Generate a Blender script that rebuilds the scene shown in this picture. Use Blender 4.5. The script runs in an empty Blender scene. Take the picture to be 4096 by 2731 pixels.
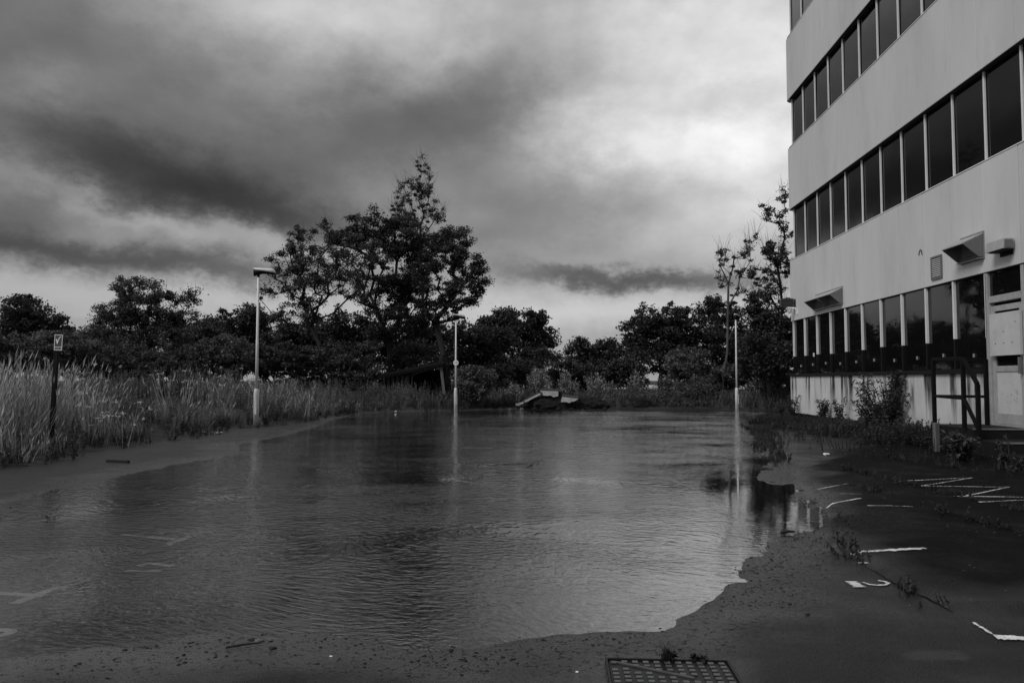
import bpy, bmesh, math, random
import numpy as np
from mathutils import Vector, Matrix

scene = bpy.context.scene
C = scene.collection
RNG = np.random.default_rng(7)
random.seed(7)

# ------------------------------------------------------------------ camera
F_PX = 3072.0; PCX, PCY = 2048.0, 1365.5; CAMZ = 1.3
PITCH = math.atan((1522 - PCY) / F_PX)
YAW = math.atan((2225 - PCX) / F_PX)
cam_d = bpy.data.cameras.new('camera'); cam = bpy.data.objects.new('camera', cam_d); C.objects.link(cam)
cam.location = (0, 0, CAMZ)
cam.rotation_euler = (math.pi / 2 + PITCH, 0, YAW)
cam_d.sensor_width = 36.0; cam_d.lens = 27.0; cam_d.clip_start = 0.05; cam_d.clip_end = 6000
scene.camera = cam


def ray(px, py):
    u = (px - PCX) / F_PX; v = -(py - PCY) / F_PX
    c, s = math.cos(PITCH), math.sin(PITCH)
    d = (u, c - v * s, s + v * c)
    c, s = math.cos(YAW), math.sin(YAW)
    return np.array([c * d[0] - s * d[1], s * d[0] + c * d[1], d[2]])


def gp(px, py, z=0.0):
    d = ray(px, py); return d * ((z - CAMZ) / d[2]) + np.array([0, 0, CAMZ])


def yp(px, py, Y):
    d = ray(px, py); return d * (Y / d[1]) + np.array([0, 0, CAMZ])


def xp(px, py, X):
    d = ray(px, py); return d * (X / d[0]) + np.array([0, 0, CAMZ])


# ------------------------------------------------------------------ world: overcast sky, black and white
SUN_ELEV = math.radians(46); SUN_AZ = math.radians(232)      # from behind and to the left of the camera
world = bpy.data.worlds.new('World'); scene.world = world; world.use_nodes = True


class NT:
    """tiny node-expression helper"""
    def __init__(self, tree): self.t = tree; self.n = tree.nodes; self.l = tree.links
    def new(self, typ, **kw):
        nd = self.n.new(typ)
        for k, v in kw.items(): setattr(nd, k, v)
        return nd
    def put(self, sock, v):
        if hasattr(v, 'is_output') or isinstance(v, bpy.types.NodeSocket): self.l.new(v, sock)
        else: sock.default_value = v
    def m(self, op, a, b=None, c=None, clamp=False):
        nd = self.new('ShaderNodeMath', operation=op, use_clamp=clamp)
        self.put(nd.inputs[0], a)
        if b is not None: self.put(nd.inputs[1], b)
        if c is not None: self.put(nd.inputs[2], c)
        return nd.outputs[0]
    def vm(self, op, a, b=None):
        nd = self.new('ShaderNodeVectorMath', operation=op)
        self.put(nd.inputs[0], a)
        if b is not None: self.put(nd.inputs[1], b)
        return nd.outputs[0]
    def xyz(self, x, y, z):
        nd = self.new('ShaderNodeCombineXYZ')
        for i, v in enumerate((x, y, z)): self.put(nd.inputs[i], v)
        return nd.outputs[0]
    def sep(self, v):
        nd = self.new('ShaderNodeSeparateXYZ'); self.put(nd.inputs[0], v); return nd.outputs
    def noise(self, vec, scale, detail=4, rough=0.55, dist=0.0, lac=2.0):
        nd = self.new('ShaderNodeTexNoise', noise_dimensions='3D')
        self.put(nd.inputs['Vector'], vec); nd.inputs['Scale'].default_value = scale
        nd.inputs['Detail'].default_value = detail; nd.inputs['Roughness'].default_value = rough
        nd.inputs['Distortion'].default_value = dist; nd.inputs['Lacunarity'].default_value = lac
        return nd.outputs[0]
    def map(self, v, a, b, c, d, smooth=False):
        nd = self.new('ShaderNodeMapRange', interpolation_type='SMOOTHSTEP' if smooth else 'LINEAR')
        self.put(nd.inputs[0], v)
        for i, x in enumerate((a, b, c, d)): self.put(nd.inputs[i + 1], x)
        return nd.outputs[0]
    def mix(self, f, a, b):
        return self.m('ADD', self.m('MULTIPLY', a, self.m('SUBTRACT', 1.0, f)), self.m('MULTIPLY', b, f))
    def grey(self, v):
        nd = self.new('ShaderNodeCombineColor')
        for i in range(3): self.put(nd.inputs[i], v)
        return nd.outputs[0]


def build_sky():
    T = NT(world.node_tree); T.n.clear()
    out = T.new('ShaderNodeOutputWorld'); bg = T.new('ShaderNodeBackground')
    T.l.new(bg.outputs[0], out.inputs[0])
    sky = T.new('ShaderNodeTexSky', sky_type='NISHITA', sun_disc=False)
    sky.sun_elevation = SUN_ELEV; sky.sun_rotation = SUN_AZ
    sky_bw = T.new('ShaderNodeRGBToBW'); T.l.new(sky.outputs[0], sky_bw.inputs[0])
    geo = T.new('ShaderNodeTexCoord')
    d = T.vm('NORMALIZE', geo.outputs['Generated'])
    x, y, z = T.sep(d)
    # cloud deck: directions meet a flat layer, so clouds flatten towards the horizon
    zz = T.m('ADD', T.m('ABSOLUTE', z), 0.10)
    deck = T.xyz(T.m('DIVIDE', x, zz), T.m('DIVIDE', y, zz), 0.0)
    n_big = T.noise(deck, 0.55, 4, 0.55, 0.6)
    # azimuth / elevation in degrees, bent by noise so that cloud edges billow
    az = T.m('MULTIPLY', T.m('ARCTAN2', x, y), 57.29578)
    el = T.m('MULTIPLY', T.m('ARCSINE', z), 57.29578)
    wv = T.vm('MULTIPLY', T.xyz(az, T.m('MULTIPLY', el, 1.5), 0.0), (0.1, 0.1, 0.1))
    bil = T.vm('ADD', wv, (7.3, 2.1, 4.0))
    n_mid = T.noise(bil, 1.0, 6, 0.52, 0.12)
    n_off = T.noise(T.vm('ADD', bil, (-0.05, 0.16, 0.0)), 1.0, 6, 0.52, 0.12)
    w1 = T.noise(wv, 1.3, 6, 0.68); w2 = T.noise(T.vm('ADD', wv, (31.0, 5.0, 9.0)), 1.3, 6, 0.68)
    azw = T.m('ADD', az, T.m('MULTIPLY', T.m('SUBTRACT', w1, 0.5), 9.0))
    elw = T.m('ADD', el, T.m('MULTIPLY', T.m('SUBTRACT', w2, 0.5), 5.0))
    S = 4096 / 2352.0
    clouds = [  # where the photograph's cloud masses stand: centre, spread (display px), tilt, strength (log)
        (1810, 390, 130, 170, 0, 0.36), (1650, 110, 300, 220, 0, 0.75), (620, 10, 220, 70, 0, 0.50), (1000, 60, 170, 90, 0, 0.35),
        (105, 215, 80, 45, 0, 0.55), (60, 80, 240, 130, 0, -0.65), (320, 210, 240, 90, 0, -0.25), (790, 330, 320, 85, -14, -0.85), (450, 440, 260, 55, 10, -1.15),
        (660, 497, 130, 26, 8, -0.55), (260, 590, 400, 26, 4, -1.25), (20, 490, 90, 45, 0, -0.7), (590, 540, 160, 20, 8, 0.55),
        (1230, 470, 190, 70, 0, -0.50), (1450, 636, 220, 15, 3, -1.25), (1450, 545, 210, 40, 0, 0.30), (1660, 235, 130, 45, 0, -0.45),
        (1110, 190, 90, 120, 20, -0.30), (1480, 330, 180, 90, 0, 0.45), (280, 350, 220, 60, 12, -0.50), (620, 690, 800, 45, 0, 0.30), (1350, 720, 400, 45, 0, 0.30),
        (170, 430, 120, 22, 10, 0.30), (330, 500, 160, 16, 14, 0.30), (1180, 560, 220, 30, 0, -0.25)]
    tot = None
    for cx, cy, sx, sy, rot, A in clouds:
        dv = ray(cx * S, cy * S); dv = dv / np.linalg.norm(dv)
        a0 = math.degrees(math.atan2(dv[0], dv[1])); e0 = math.degrees(math.asin(dv[2]))
        k = S * 57.3 / F_PX
        da = T.m('SUBTRACT', azw, a0); de = T.m('SUBTRACT', elw, e0)
        r = math.radians(-rot); c, s = math.cos(r), math.sin(r)
        u = T.m('ADD', T.m('MULTIPLY', da, c / (sx * k * 1.25)), T.m('MULTIPLY', de, s / (sx * k * 1.25)))
        v = T.m('ADD', T.m('MULTIPLY', da, -s / (sy * k * 1.25)), T.m('MULTIPLY', de, c / (sy * k * 1.25)))
        q = T.m('MULTIPLY', T.m('ADD', T.m('MULTIPLY', u, u), T.m('MULTIPLY', v, v)), -1.0)
        g = T.m('MULTIPLY', T.m('EXPONENT', q), A)
        tot = g if tot is None else T.m('ADD', tot, g)
    tot = T.m('MULTIPLY', tot, 1.12)
    tot = T.m('ADD', tot, T.m('MULTIPLY', T.m('SUBTRACT', n_big, 0.5), 0.5))
    soft = T.map(el, 4.0, 13.0, 0.15, 1.0, True)
    tot = T.m('ADD', tot, T.m('MULTIPLY', T.m('SUBTRACT', n_mid, 0.5), T.m('MULTIPLY', soft, -0.9)))
    tot = T.m('ADD', tot, T.m('MULTIPLY', T.m('SUBTRACT', n_mid, n_off), T.m('MULTIPLY', soft, 1.3)))
    cloud = T.m('MULTIPLY', T.m('EXPONENT', tot), SKY_BASE)
    lum = T.mix(0.94, T.m('MULTIPLY', sky_bw.outputs[0], 0.05), cloud)
    T.put(bg.inputs[0], T.grey(lum)); bg.inputs[1].default_value = 1.0


SKY_BASE = 0.285
build_sky()
sun_d = bpy.data.lights.new('sun', 'SUN'); sun = bpy.data.objects.new('sun', sun_d); C.objects.link(sun)
sun_d.energy = 1.45; sun_d.angle = math.radians(24); sun_d.color = (1, 1, 1)
# direction to the sun: behind the camera and to its left
sd = Vector((math.sin(SUN_AZ) * math.cos(SUN_ELEV), math.cos(SUN_AZ) * math.cos(SUN_ELEV), math.sin(SUN_ELEV)))
sun.rotation_euler = sd.to_track_quat('Z', 'Y').to_euler(); sun.location = (-20, -20, 40)
vs = scene.view_settings
vs.view_transform = 'Standard'; vs.look = 'None'; vs.gamma = 1.0; vs.use_curve_mapping = False; vs.exposure = 0.28
scene.render.engine = 'CYCLES'
scene.cycles.max_bounces = 4; scene.cycles.diffuse_bounces = 2; scene.cycles.transmission_bounces = 2; scene.cycles.transparent_max_bounces = 8
scene.cycles.sample_clamp_indirect = 4.0


# ------------------------------------------------------------------ mesh helpers
class MB:
    def __init__(self): self.v = []; self.f = []
    def box(self, lo, hi, rot=None, at=None):
        x0, y0, z0 = lo; x1, y1, z1 = hi
        P = [(x0, y0, z0), (x1, y0, z0), (x1, y1, z0), (x0, y1, z0), (x0, y0, z1), (x1, y0, z1), (x1, y1, z1), (x0, y1, z1)]
        if rot is not None or at is not None:
            R = rot if rot is not None else Matrix.Identity(3); A = Vector(at if at is not None else (0, 0, 0))
            P = [tuple(R @ Vector(p) + A) for p in P]
        b = len(self.v); self.v += P
        self.f += [tuple(b + i for i in q) for q in ((0, 3, 2, 1), (4, 5, 6, 7), (0, 1, 5, 4), (1, 2, 6, 5), (2, 3, 7, 6), (3, 0, 4, 7))]
        return self
    def prism(self, poly, vec):
        """closed polygon (list of 3D points) swept along vec"""
        b = len(self.v); n = len(poly); vec = np.array(vec, float)
        self.v += [tuple(p) for p in poly] + [tuple(np.array(p, float) + vec) for p in poly]
        self.f += [tuple(range(b + n - 1, b - 1, -1)), tuple(range(b + n, b + 2 * n))]
        for i in range(n):
            j = (i + 1) % n; self.f.append((b + i, b + j, b + n + j, b + n + i))
        return self
    def tube(self, pts, rad, sides=8, cap=True, close=False):
        pts = [np.array(p, float) for p in pts]; n = len(pts)
        if not hasattr(rad, '__len__'): rad = [rad] * n
        up = np.array([0.13, 0.21, 0.97]); rings = []
        for i, p in enumerate(pts):
            t = pts[min(i + 1, n - 1)] - pts[max(i - 1, 0)]; t = t / (np.linalg.norm(t) + 1e-9)
            a = np.cross(t, up)
            if np.linalg.norm(a) < 0.2: a = np.cross(t, (1, 0, 0))
            a /= np.linalg.norm(a); bb = np.cross(t, a); b = len(self.v)
            for k in range(sides):
                an = 2 * math.pi * k / sides
                self.v.append(tuple(p + rad[i] * (math.cos(an) * a + math.sin(an) * bb)))
            rings.append(b)
        for i in range(n - 1):
            for k in range(sides):
                k2 = (k + 1) % sides
                self.f.append((rings[i] + k, rings[i + 1] + k, rings[i + 1] + k2, rings[i] + k2))
        if cap:
            self.f.append(tuple(rings[0] + k for k in range(sides)))
            self.f.append(tuple(rings[-1] + k for k in reversed(range(sides))))
        return self
    def bar(self, a, b, w):
        """square bar between two points"""
        a, b = np.array(a, float), np.array(b, float); t = b - a; L = np.linalg.norm(t)
        q = Vector(t).to_track_quat('Z', 'Y').to_matrix()
        return self.box((-w / 2, -w / 2, 0), (w / 2, w / 2, L), q, a)
    def loft(self, rings, cap=True):
        n = len(rings[0]); bs = []
        for r in rings: bs.append(len(self.v)); self.v += [tuple(p) for p in r]
        for i in range(len(rings) - 1):
            for k in range(n):
                k2 = (k + 1) % n; self.f.append((bs[i] + k, bs[i] + k2, bs[i + 1] + k2, bs[i + 1] + k))
        if cap:
            self.f.append(tuple(bs[0] + k for k in reversed(range(n)))); self.f.append(tuple(bs[-1] + k for k in range(n)))
        return self
    def mesh(self, name, mat=None, off=(0, 0, 0), smooth=False, bevel=0.0):
        me = bpy.data.meshes.new(name)
        o = np.array(off, float)
        me.from_pydata([tuple(np.array(p) - o) for p in self.v], [], self.f); me.update()
        bm = bmesh.new(); bm.from_mesh(me)
        bmesh.ops.recalc_face_normals(bm, faces=bm.faces)
        if bevel > 0:
            bmesh.ops.bevel(bm, geom=[e for e in bm.edges], offset=bevel, segments=2, profile=0.6, affect='EDGES', clamp_overlap=True)
        bm.to_mesh(me); bm.free()
        if smooth: me.polygons.foreach_set('use_smooth', [True] * len(me.polygons))
        if mat: me.materials.append(mat)
        return me


def link(name, me, parent=None, loc=(0, 0, 0), rot=None):
    o = bpy.data.objects.new(name, me); C.objects.link(o); o.location = loc
    if rot is not None: o.rotation_euler = rot
    if parent is not None: o.parent = parent
    return o


def tag(o, label, cat, group=None, kind=None):
    if label: o['label'] = label
    if cat: o['category'] = cat
    if group: o['group'] = group
    if kind: o['kind'] = kind
    return o


def thing(name, label, cat, loc=(0, 0, 0), rz=0.0, group=None):
    o = bpy.data.objects.new(name, None); C.objects.link(o); o.location = loc; o.rotation_euler = (0, 0, rz)
    o.empty_display_size = 0.2
    return tag(o, label, cat, group)


def part(name, mb, mat, root, bevel=0.0, smooth=False, kind=None, label=None):
    """world-coordinate builder -> child of a root that has only a location"""
    r = root
    while r.parent is not None: r = r.parent
    o = link(name, mb.mesh(name, mat, r.location, smooth, bevel), root)
    if kind: o['kind'] = kind
    if label: o['label'] = label
    return o


def fast_mesh(name, verts, faces, mat=None, tone=None, smooth=False):
    """verts (n,3), faces (m,k) arrays -> mesh quickly; tone = per-vertex float attribute"""
    verts = np.asarray(verts, np.float32); faces = np.asarray(faces, np.int32); k = faces.shape[1]
    me = bpy.data.meshes.new(name)
    me.vertices.add(len(verts)); me.vertices.foreach_set('co', verts.ravel())
    me.loops.add(faces.size); me.loops.foreach_set('vertex_index', faces.ravel())
    me.polygons.add(len(faces)); me.polygons.foreach_set('loop_start', np.arange(0, faces.size, k, dtype=np.int32))
    me.polygons.foreach_set('loop_total', np.full(len(faces), k, np.int32))
    if smooth: me.polygons.foreach_set('use_smooth', np.ones(len(faces), bool))
    if tone is not None:
        at = me.attributes.new('tone', 'FLOAT', 'POINT'); at.data.foreach_set('value', np.asarray(tone, np.float32))
    me.update(calc_edges=True); me.validate()
    if mat: me.materials.append(mat)
    return me


# ------------------------------------------------------------------ materials (all neutral: the photograph is black and white)
def material(name, base=0.3, rough=0.6, spec=0.5, var=0.0, vscale=3.0, bump=0.0, bscale=40.0, stretch=(1, 1, 1), metallic=0.0,
             coord='Object', trans=0.0, tone_attr=0.0, dirt=0.0, rvar=0.0):
    m = bpy.data.materials.new(name); m.use_nodes = True; T = NT(m.node_tree)
    p = T.n['Principled BSDF']
    tc = T.new('ShaderNodeTexCoord').outputs[coord] if coord == 'Object' else T.new('ShaderNodeNewGeometry').outputs['Position']
    vec = T.vm('MULTIPLY', tc, stretch)
    val = base
    if var > 0:
        n = T.noise(vec, vscale, 6, 0.6)
        val = T.m('MULTIPLY', base, T.map(n, 0.25, 0.75, 1 - var, 1 + var))
    if dirt > 0:
        n2 = T.noise(T.vm('ADD', vec, (3.1, 8.2, 1.7)), vscale * 3.1, 5, 0.65)
        val = T.m('MULTIPLY', val, T.map(n2, 0.45, 0.75, 1.0, 1 - dirt, True))
    if tone_attr > 0:
        at = T.new('ShaderNodeAttribute', attribute_name='tone')
        val = T.m('MULTIPLY', val, T.map(at.outputs['Fac'], 0, 1, 1 - tone_attr, 1 + tone_attr))
    col = T.grey(val)
    T.l.new(col, p.inputs['Base Color'])
    p.inputs['Roughness'].default_value = rough; p.inputs['Specular IOR Level'].default_value = spec
    p.inputs['Metallic'].default_value = metallic
    if rvar > 0:
        n3 = T.noise(vec, vscale * 1.7, 5, 0.6); T.put(p.inputs['Roughness'], T.map(n3, 0.3, 0.7, rough - rvar, rough + rvar))
    if bump > 0:
        nb = T.noise(vec, bscale, 6, 0.65); b = T.new('ShaderNodeBump')
        b.inputs['Strength'].default_value = 1.0; b.inputs['Distance'].default_value = bump
        T.l.new(nb, b.inputs['Height']); T.l.new(b.outputs[0], p.inputs['Normal'])
    if trans > 0:
        o = T.n['Material Output']; tr = T.new('ShaderNodeBsdfTranslucent'); T.l.new(col, tr.inputs[0])
        mx = T.new('ShaderNodeMixShader'); mx.inputs[0].default_value = trans
        T.l.new(p.outputs[0], mx.inputs[1]); T.l.new(tr.outputs[0], mx.inputs[2]); T.l.new(mx.outputs[0], o.inputs[0])
    return m


M = {}
M['panel'] = material('cladding_panel', 0.60, 0.55, 0.3, 0.11, 0.5, 0.0012, 90, (1, 1.3, 0.35), coord='World', dirt=0.10)
def panel_tone(m, amt):
    T = NT(m.node_tree); p = T.n['Principled BSDF']; src = p.inputs['Base Color'].links[0].from_node.inputs[0].links[0].from_socket
    r = T.new('ShaderNodeObjectInfo').outputs['Random']; T.l.new(T.grey(T.m('MULTIPLY', src, T.map(r, 0, 1, 1 - amt, 1 + amt))), p.inputs['Base Color'])
panel_tone(M['panel'], 0.028)
M['joint'] = material('joint_shadow_gap', 0.03, 0.8)
M['mullion'] = material('pale_mullion', 0.72, 0.45, 0.4, 0.08, 4, coord='World')
M['mullion_black'] = material('black_mullion', 0.008, 0.5, 0.2)
M['sillblack'] = material('black_sill', 0.010, 0.6, 0.2, 0.3, 3, coord='World')
M['soffit'] = material('soffit_painted_shade', 0.02, 0.7)
M['door_frame'] = material('door_frame_grey', 0.36, 0.5, 0.4, 0.14, 5, 0.0006, 50, coord='World', dirt=0.25)
M['ply'] = material('boarding_ply', 0.52, 0.75, 0.2, 0.08, 2.0, 0.001, 60, coord='World', dirt=0.12)
M['hood'] = material('hood_metal_grey', 0.14, 0.5, 0.4, 0.15, 6, coord='World')
M['hood_top'] = material('hood_roof_pale', 0.36, 0.5, 0.4, 0.15, 6, coord='World')
M['louvre'] = material('louvre_slat', 0.5, 0.5, 0.4, 0.1, 6, coord='World')
M['louvre_dark'] = material('louvre_slat_dark', 0.22, 0.5, 0.4, 0.2, 6, coord='World')
M['black'] = material('black_paint', 0.008, 0.6, 0.15, 0.3, 8)
M['rail'] = material('black_handrail_paint', 0.006, 0.6, 0.12, 0.3, 9, 0.0008, 70)
M['concrete'] = material('weathered_concrete', 0.12, 0.8, 0.3, 0.3, 2.0, 0.004, 30, coord='World', dirt=0.4)
M['slab'] = material('broken_slab_concrete', 0.40, 0.85, 0.2, 0.25, 3.0, 0.006, 25, coord='World', dirt=0.35)
M['slab_dark'] = material('slab_asphalt_layer', 0.06, 0.85, 0.2, 0.3, 4.0, 0.01, 25, coord='World')
M['step'] = material('wet_dark_step', 0.012, 0.65, 0.15, 0.3, 3.0, 0.003, 50, coord='World')
M['nosing'] = material('worn_step_nosing', 0.16, 0.7, 0.3, 0.4, 5.0, coord='World')
M['pole'] = material('galvanised_pole', 0.66, 0.5, 0.4, 0.15, 5, stretch=(1, 1, 0.3), dirt=0.25)
M['lamp_top'] = material('lamp_canopy_pale', 0.62, 0.35, 0.5, 0.12, 9, dirt=0.2)
M['lamp_body'] = material('lamp_body_black', 0.008, 0.5, 0.2)
M['white'] = material('white_sign_paint', 0.80, 0.5, 0.4, 0.05, 8)
M['sign_green'] = material('sign_mid_grey', 0.075, 0.5, 0.4, 0.1, 8)
M['paint'] = material('road_paint_white', 0.62, 0.6, 0.3, 0.12, 9, coord='World')
M['timber'] = material('old_dark_timber', 0.045, 0.85, 0.2, 0.45, 5, 0.004, 30, (5, 5, 0.5), dirt=0.3)
M['timber_pale'] = material('weathered_post', 0.13, 0.85, 0.2, 0.35, 5, 0.004, 30, (5, 5, 0.5), dirt=0.3)
M['roof_felt'] = material('roof_felt_black', 0.008, 0.95, 0.05, 0.4, 3)
M['bark'] = material('bark', 0.035, 0.9, 0.15, 0.4, 6, 0.01, 20, (1, 1, 0.3))
M['bark_pale'] = material('pale_bark', 0.085, 0.9, 0.15, 0.4, 6, 0.005, 20, (1, 1, 0.3))
M['leaf'] = material('oak_leaf', 0.046, 0.55, 0.35, trans=0.3, tone_attr=0.6)
M['leaf2'] = material('ash_leaf', 0.070, 0.55, 0.35, trans=0.3, tone_attr=0.6)
M['leaf3'] = material('willow_leaf', 0.26, 0.5, 0.4, trans=0.3, tone_attr=0.6)
M['leaf4'] = material('bramble_leaf', 0.095, 0.55, 0.35, trans=0.3, tone_attr=0.65)
M['leaf5'] = material('buddleia_leaf', 0.05, 0.5, 0.4, trans=0.25, tone_attr=0.6)
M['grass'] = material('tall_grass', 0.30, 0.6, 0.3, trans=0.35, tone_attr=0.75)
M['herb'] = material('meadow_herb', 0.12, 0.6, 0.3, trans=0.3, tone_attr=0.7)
M['weed'] = material('kerb_weed', 0.045, 0.6, 0.3, trans=0.3, tone_attr=0.7)
M['flower'] = material('pale_flower', 0.62, 0.7, 0.2, trans=0.3, tone_attr=0.3)
M['soil'] = material('soil_heap', 0.018, 0.95, 0.1, 0.5, 4, 0.02, 12, coord='World')
M['iron'] = material('cast_iron', 0.010, 0.5, 0.3, 0.3, 12, 0.001, 80, coord='World')
M['stud'] = material('worn_iron_stud', 0.075, 0.42, 0.5, 0.3, 25, 0.001, 120, coord='World')
M['debris'] = material('dark_debris', 0.014, 0.7, 0.3, 0.4, 9)
M['field'] = material('pale_field', 0.42, 0.9, 0.1, 0.2, 0.2, coord='World')
M['solar'] = material('solar_cell', 0.02, 0.2, 0.5)


def glass_mat():
    m = bpy.data.materials.new('tinted_glass'); m.use_nodes = True; T = NT(m.node_tree); p = T.n['Principled BSDF']
    p.inputs['Base Color'].default_value = (0.006, 0.006, 0.006, 1); p.inputs['Roughness'].default_value = 0.02
    p.inputs['IOR'].default_value = 1.5; p.inputs['Specular IOR Level'].default_value = 0.5
    g = T.new('ShaderNodeNewGeometry').outputs['Position']
    n = T.noise(g, 0.8, 2, 0.5); b = T.new('ShaderNodeBump'); b.inputs['Distance'].default_value = 0.004; b.inputs['Strength'].default_value = 1
    T.l.new(n, b.inputs['Height']); T.l.new(b.outputs[0], p.inputs['Normal'])
    n2 = T.noise(g, 6.0, 5, 0.6); T.put(p.inputs['Roughness'], T.map(n2, 0.4, 0.8, 0.015, 0.10))
    return m


M['glass'] = glass_mat()


def base_wall_mat():
    """off-white render with dark run-off streaks hanging from the sill"""
    m = bpy.data.materials.new('stained_render'); m.use_nodes = True; T = NT(m.node_tree); p = T.n['Principled BSDF']
    g = T.new('ShaderNodeNewGeometry').outputs['Position']; x, y, z = T.sep(g)
    s1 = T.noise(T.xyz(0.0, T.m('MULTIPLY', y, 1.9), T.m('MULTIPLY', z, 0.16)), 1.0, 5, 0.65)
    s2 = T.noise(T.xyz(4.0, T.m('MULTIPLY', y, 7.0), T.m('MULTIPLY', z, 0.5)), 1.0, 4, 0.6)
    hang = T.map(z, 0.35, 1.45, 0.0, 1.0)
    st = T.m('MULTIPLY', T.map(s1, 0.49, 0.60, 0.0, 1.0, True), T.map(hang, 0.0, 0.7, 0.1, 1.0))
    st2 = T.m('MULTIPLY', T.map(s2, 0.5, 0.75, 0.0, 0.6, True), T.map(hang, 0.55, 1.0, 0.0, 1.0))
    mott = T.map(T.noise(g, 2.0, 6, 0.6), 0.3, 0.7, 0.88, 1.08)
    v = T.m('MULTIPLY', 0.56, mott)
    v = T.m('MULTIPLY', v, T.m('SUBTRACT', 1.0, T.m('MULTIPLY', st, 0.93)))
    v = T.m('MULTIPLY', v, T.m('SUBTRACT', 1.0, T.m('MULTIPLY', st2, 0.5)))
    T.l.new(T.grey(v), p.inputs['Base Color']); p.inputs['Roughness'].default_value = 0.8; p.inputs['Specular IOR Level'].default_value = 0.25
    b = T.new('ShaderNodeBump'); b.inputs['Distance'].default_value = 0.002; T.l.new(T.noise(g, 60, 4, 0.6), b.inputs['Height']); T.l.new(b.outputs[0], p.inputs['Normal'])
    return m


M['base_wall'] = base_wall_mat()


# ------------------------------------------------------------------ ground shapes
def sdf(poly, P):
    """signed distance (negative inside) of points P (n,2) to closed polygon"""
    poly = np.asarray(poly, float); n = len(P); d2 = np.full(n, 1e18); inside = np.zeros(n, bool)
    x, y = P[:, 0], P[:, 1]
    for i in range(len(poly)):
        a = poly[i]; b = poly[(i + 1) % len(poly)]; e = b - a
        t = np.clip(((x - a[0]) * e[0] + (y - a[1]) * e[1]) / (e @ e + 1e-12), 0, 1)
        d2 = np.minimum(d2, (x - a[0] - t * e[0]) ** 2 + (y - a[1] - t * e[1]) ** 2)
        c = (a[1] > y) != (b[1] > y)
        with np.errstate(divide='ignore', invalid='ignore'):
            xi = (b[0] - a[0]) * (y - a[1]) / (b[1] - a[1] + 1e-18) + a[0]
        inside ^= c & (x < xi)
    d = np.sqrt(d2); d[inside] *= -1
    return d


def vnoise(P, scale, seed=0, octv=4):
    """cheap value noise, vectorised"""
    out = np.zeros(len(P)); amp = 1.0; tot = 0
    for o in range(octv):
        q = P * scale * 2 ** o + seed * 17.13 + o * 5.7
        i = np.floor(q).astype(np.int64); f = q - i; f = f * f * (3 - 2 * f)
        def h(a, b):
            v = np.sin(a * 127.1 + b * 311.7 + seed * 74.7) * 43758.5453
            return v - np.floor(v)
        v = (h(i[:, 0], i[:, 1]) * (1 - f[:, 0]) + h(i[:, 0] + 1, i[:, 1]) * f[:, 0]) * (1 - f[:, 1]) + \
            (h(i[:, 0], i[:, 1] + 1) * (1 - f[:, 0]) + h(i[:, 0] + 1, i[:, 1] + 1) * f[:, 0]) * f[:, 1]
        out += amp * v; tot += amp; amp *= 0.5
    return out / tot - 0.5


shore_px = [(1100, 1752), (956, 1775), (969, 1807), (880, 1829), (701, 1858), (574, 1886), (446, 1912), (306, 1950), (159, 1982), (89, 2002), (54, 2019), (24, 2055), (0, 2084)]
near_px = [(0, 2640), (179, 2620), (417, 2584), (655, 2555), (893, 2531), (1150, 2528), (1400, 2548), (1640, 2600), (1820, 2600), (2000, 2580), (2179, 2552), (2417, 2523), (2595, 2496),
           (2774, 2462), (2863, 2401), (2922, 2350), (2972, 2278), (3037, 2199), (3116, 2141), (3174, 2130), (3261, 2123), (3300, 2090), (3275, 2051), (3210, 2033),
           (3174, 2004), (3167, 1946), (3080, 1935), (3008, 1921), (3044, 1888), (3080, 1838), (3044, 1809), (3035, 1760), (3030, 1730), (2987, 1708), (3080, 1686), (3200, 1664)]
W = lambda px: [tuple(gp(*p)[:2]) for p in px]
left_shore = W(shore_px); near_shore = W(near_px)
water_poly = left_shore + [(-6.2, 6.1), (-6.0, 4.6), (-4.2, 3.5)] + near_shore + [(9.0, 30.0), (13.0, 33.0), (14, 34.6), (9.9, 34.2)] + \
    W([(2950, 1640), (2600, 1641), (2300, 1640), (2000, 1638), (1774, 1645), (1583, 1648), (1423, 1656), (1340, 1680), (1250, 1712)])
bank_px = [(0, 1880), (160, 1867), (306, 1822), (446, 1803), (574, 1778), (752, 1759), (829, 1743), (925, 1720), (1100, 1706), (1200, 1691), (1327, 1668), (1423, 1652),
           (1583, 1646), (1774, 1643), (1965, 1636), (2300, 1637), (2600, 1638), (2950, 1637), (3160, 1640)]
lot_poly = [(-11.5, 7.5), (-13.0, 3.0), (-13.0, -25.0)] + [(45, -25), (45, 34.8)] + W(bank_px)[::-1]
raised_poly = W([(3304, 2199), (3463, 2256), (3621, 2350), (3787, 2444), (4300, 2470)]) + [(7.8, 4.2), (7.8, 26.0)] + W([(3500, 1790), (3300, 1850), (3180, 1890), (3330, 2060)])


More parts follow.
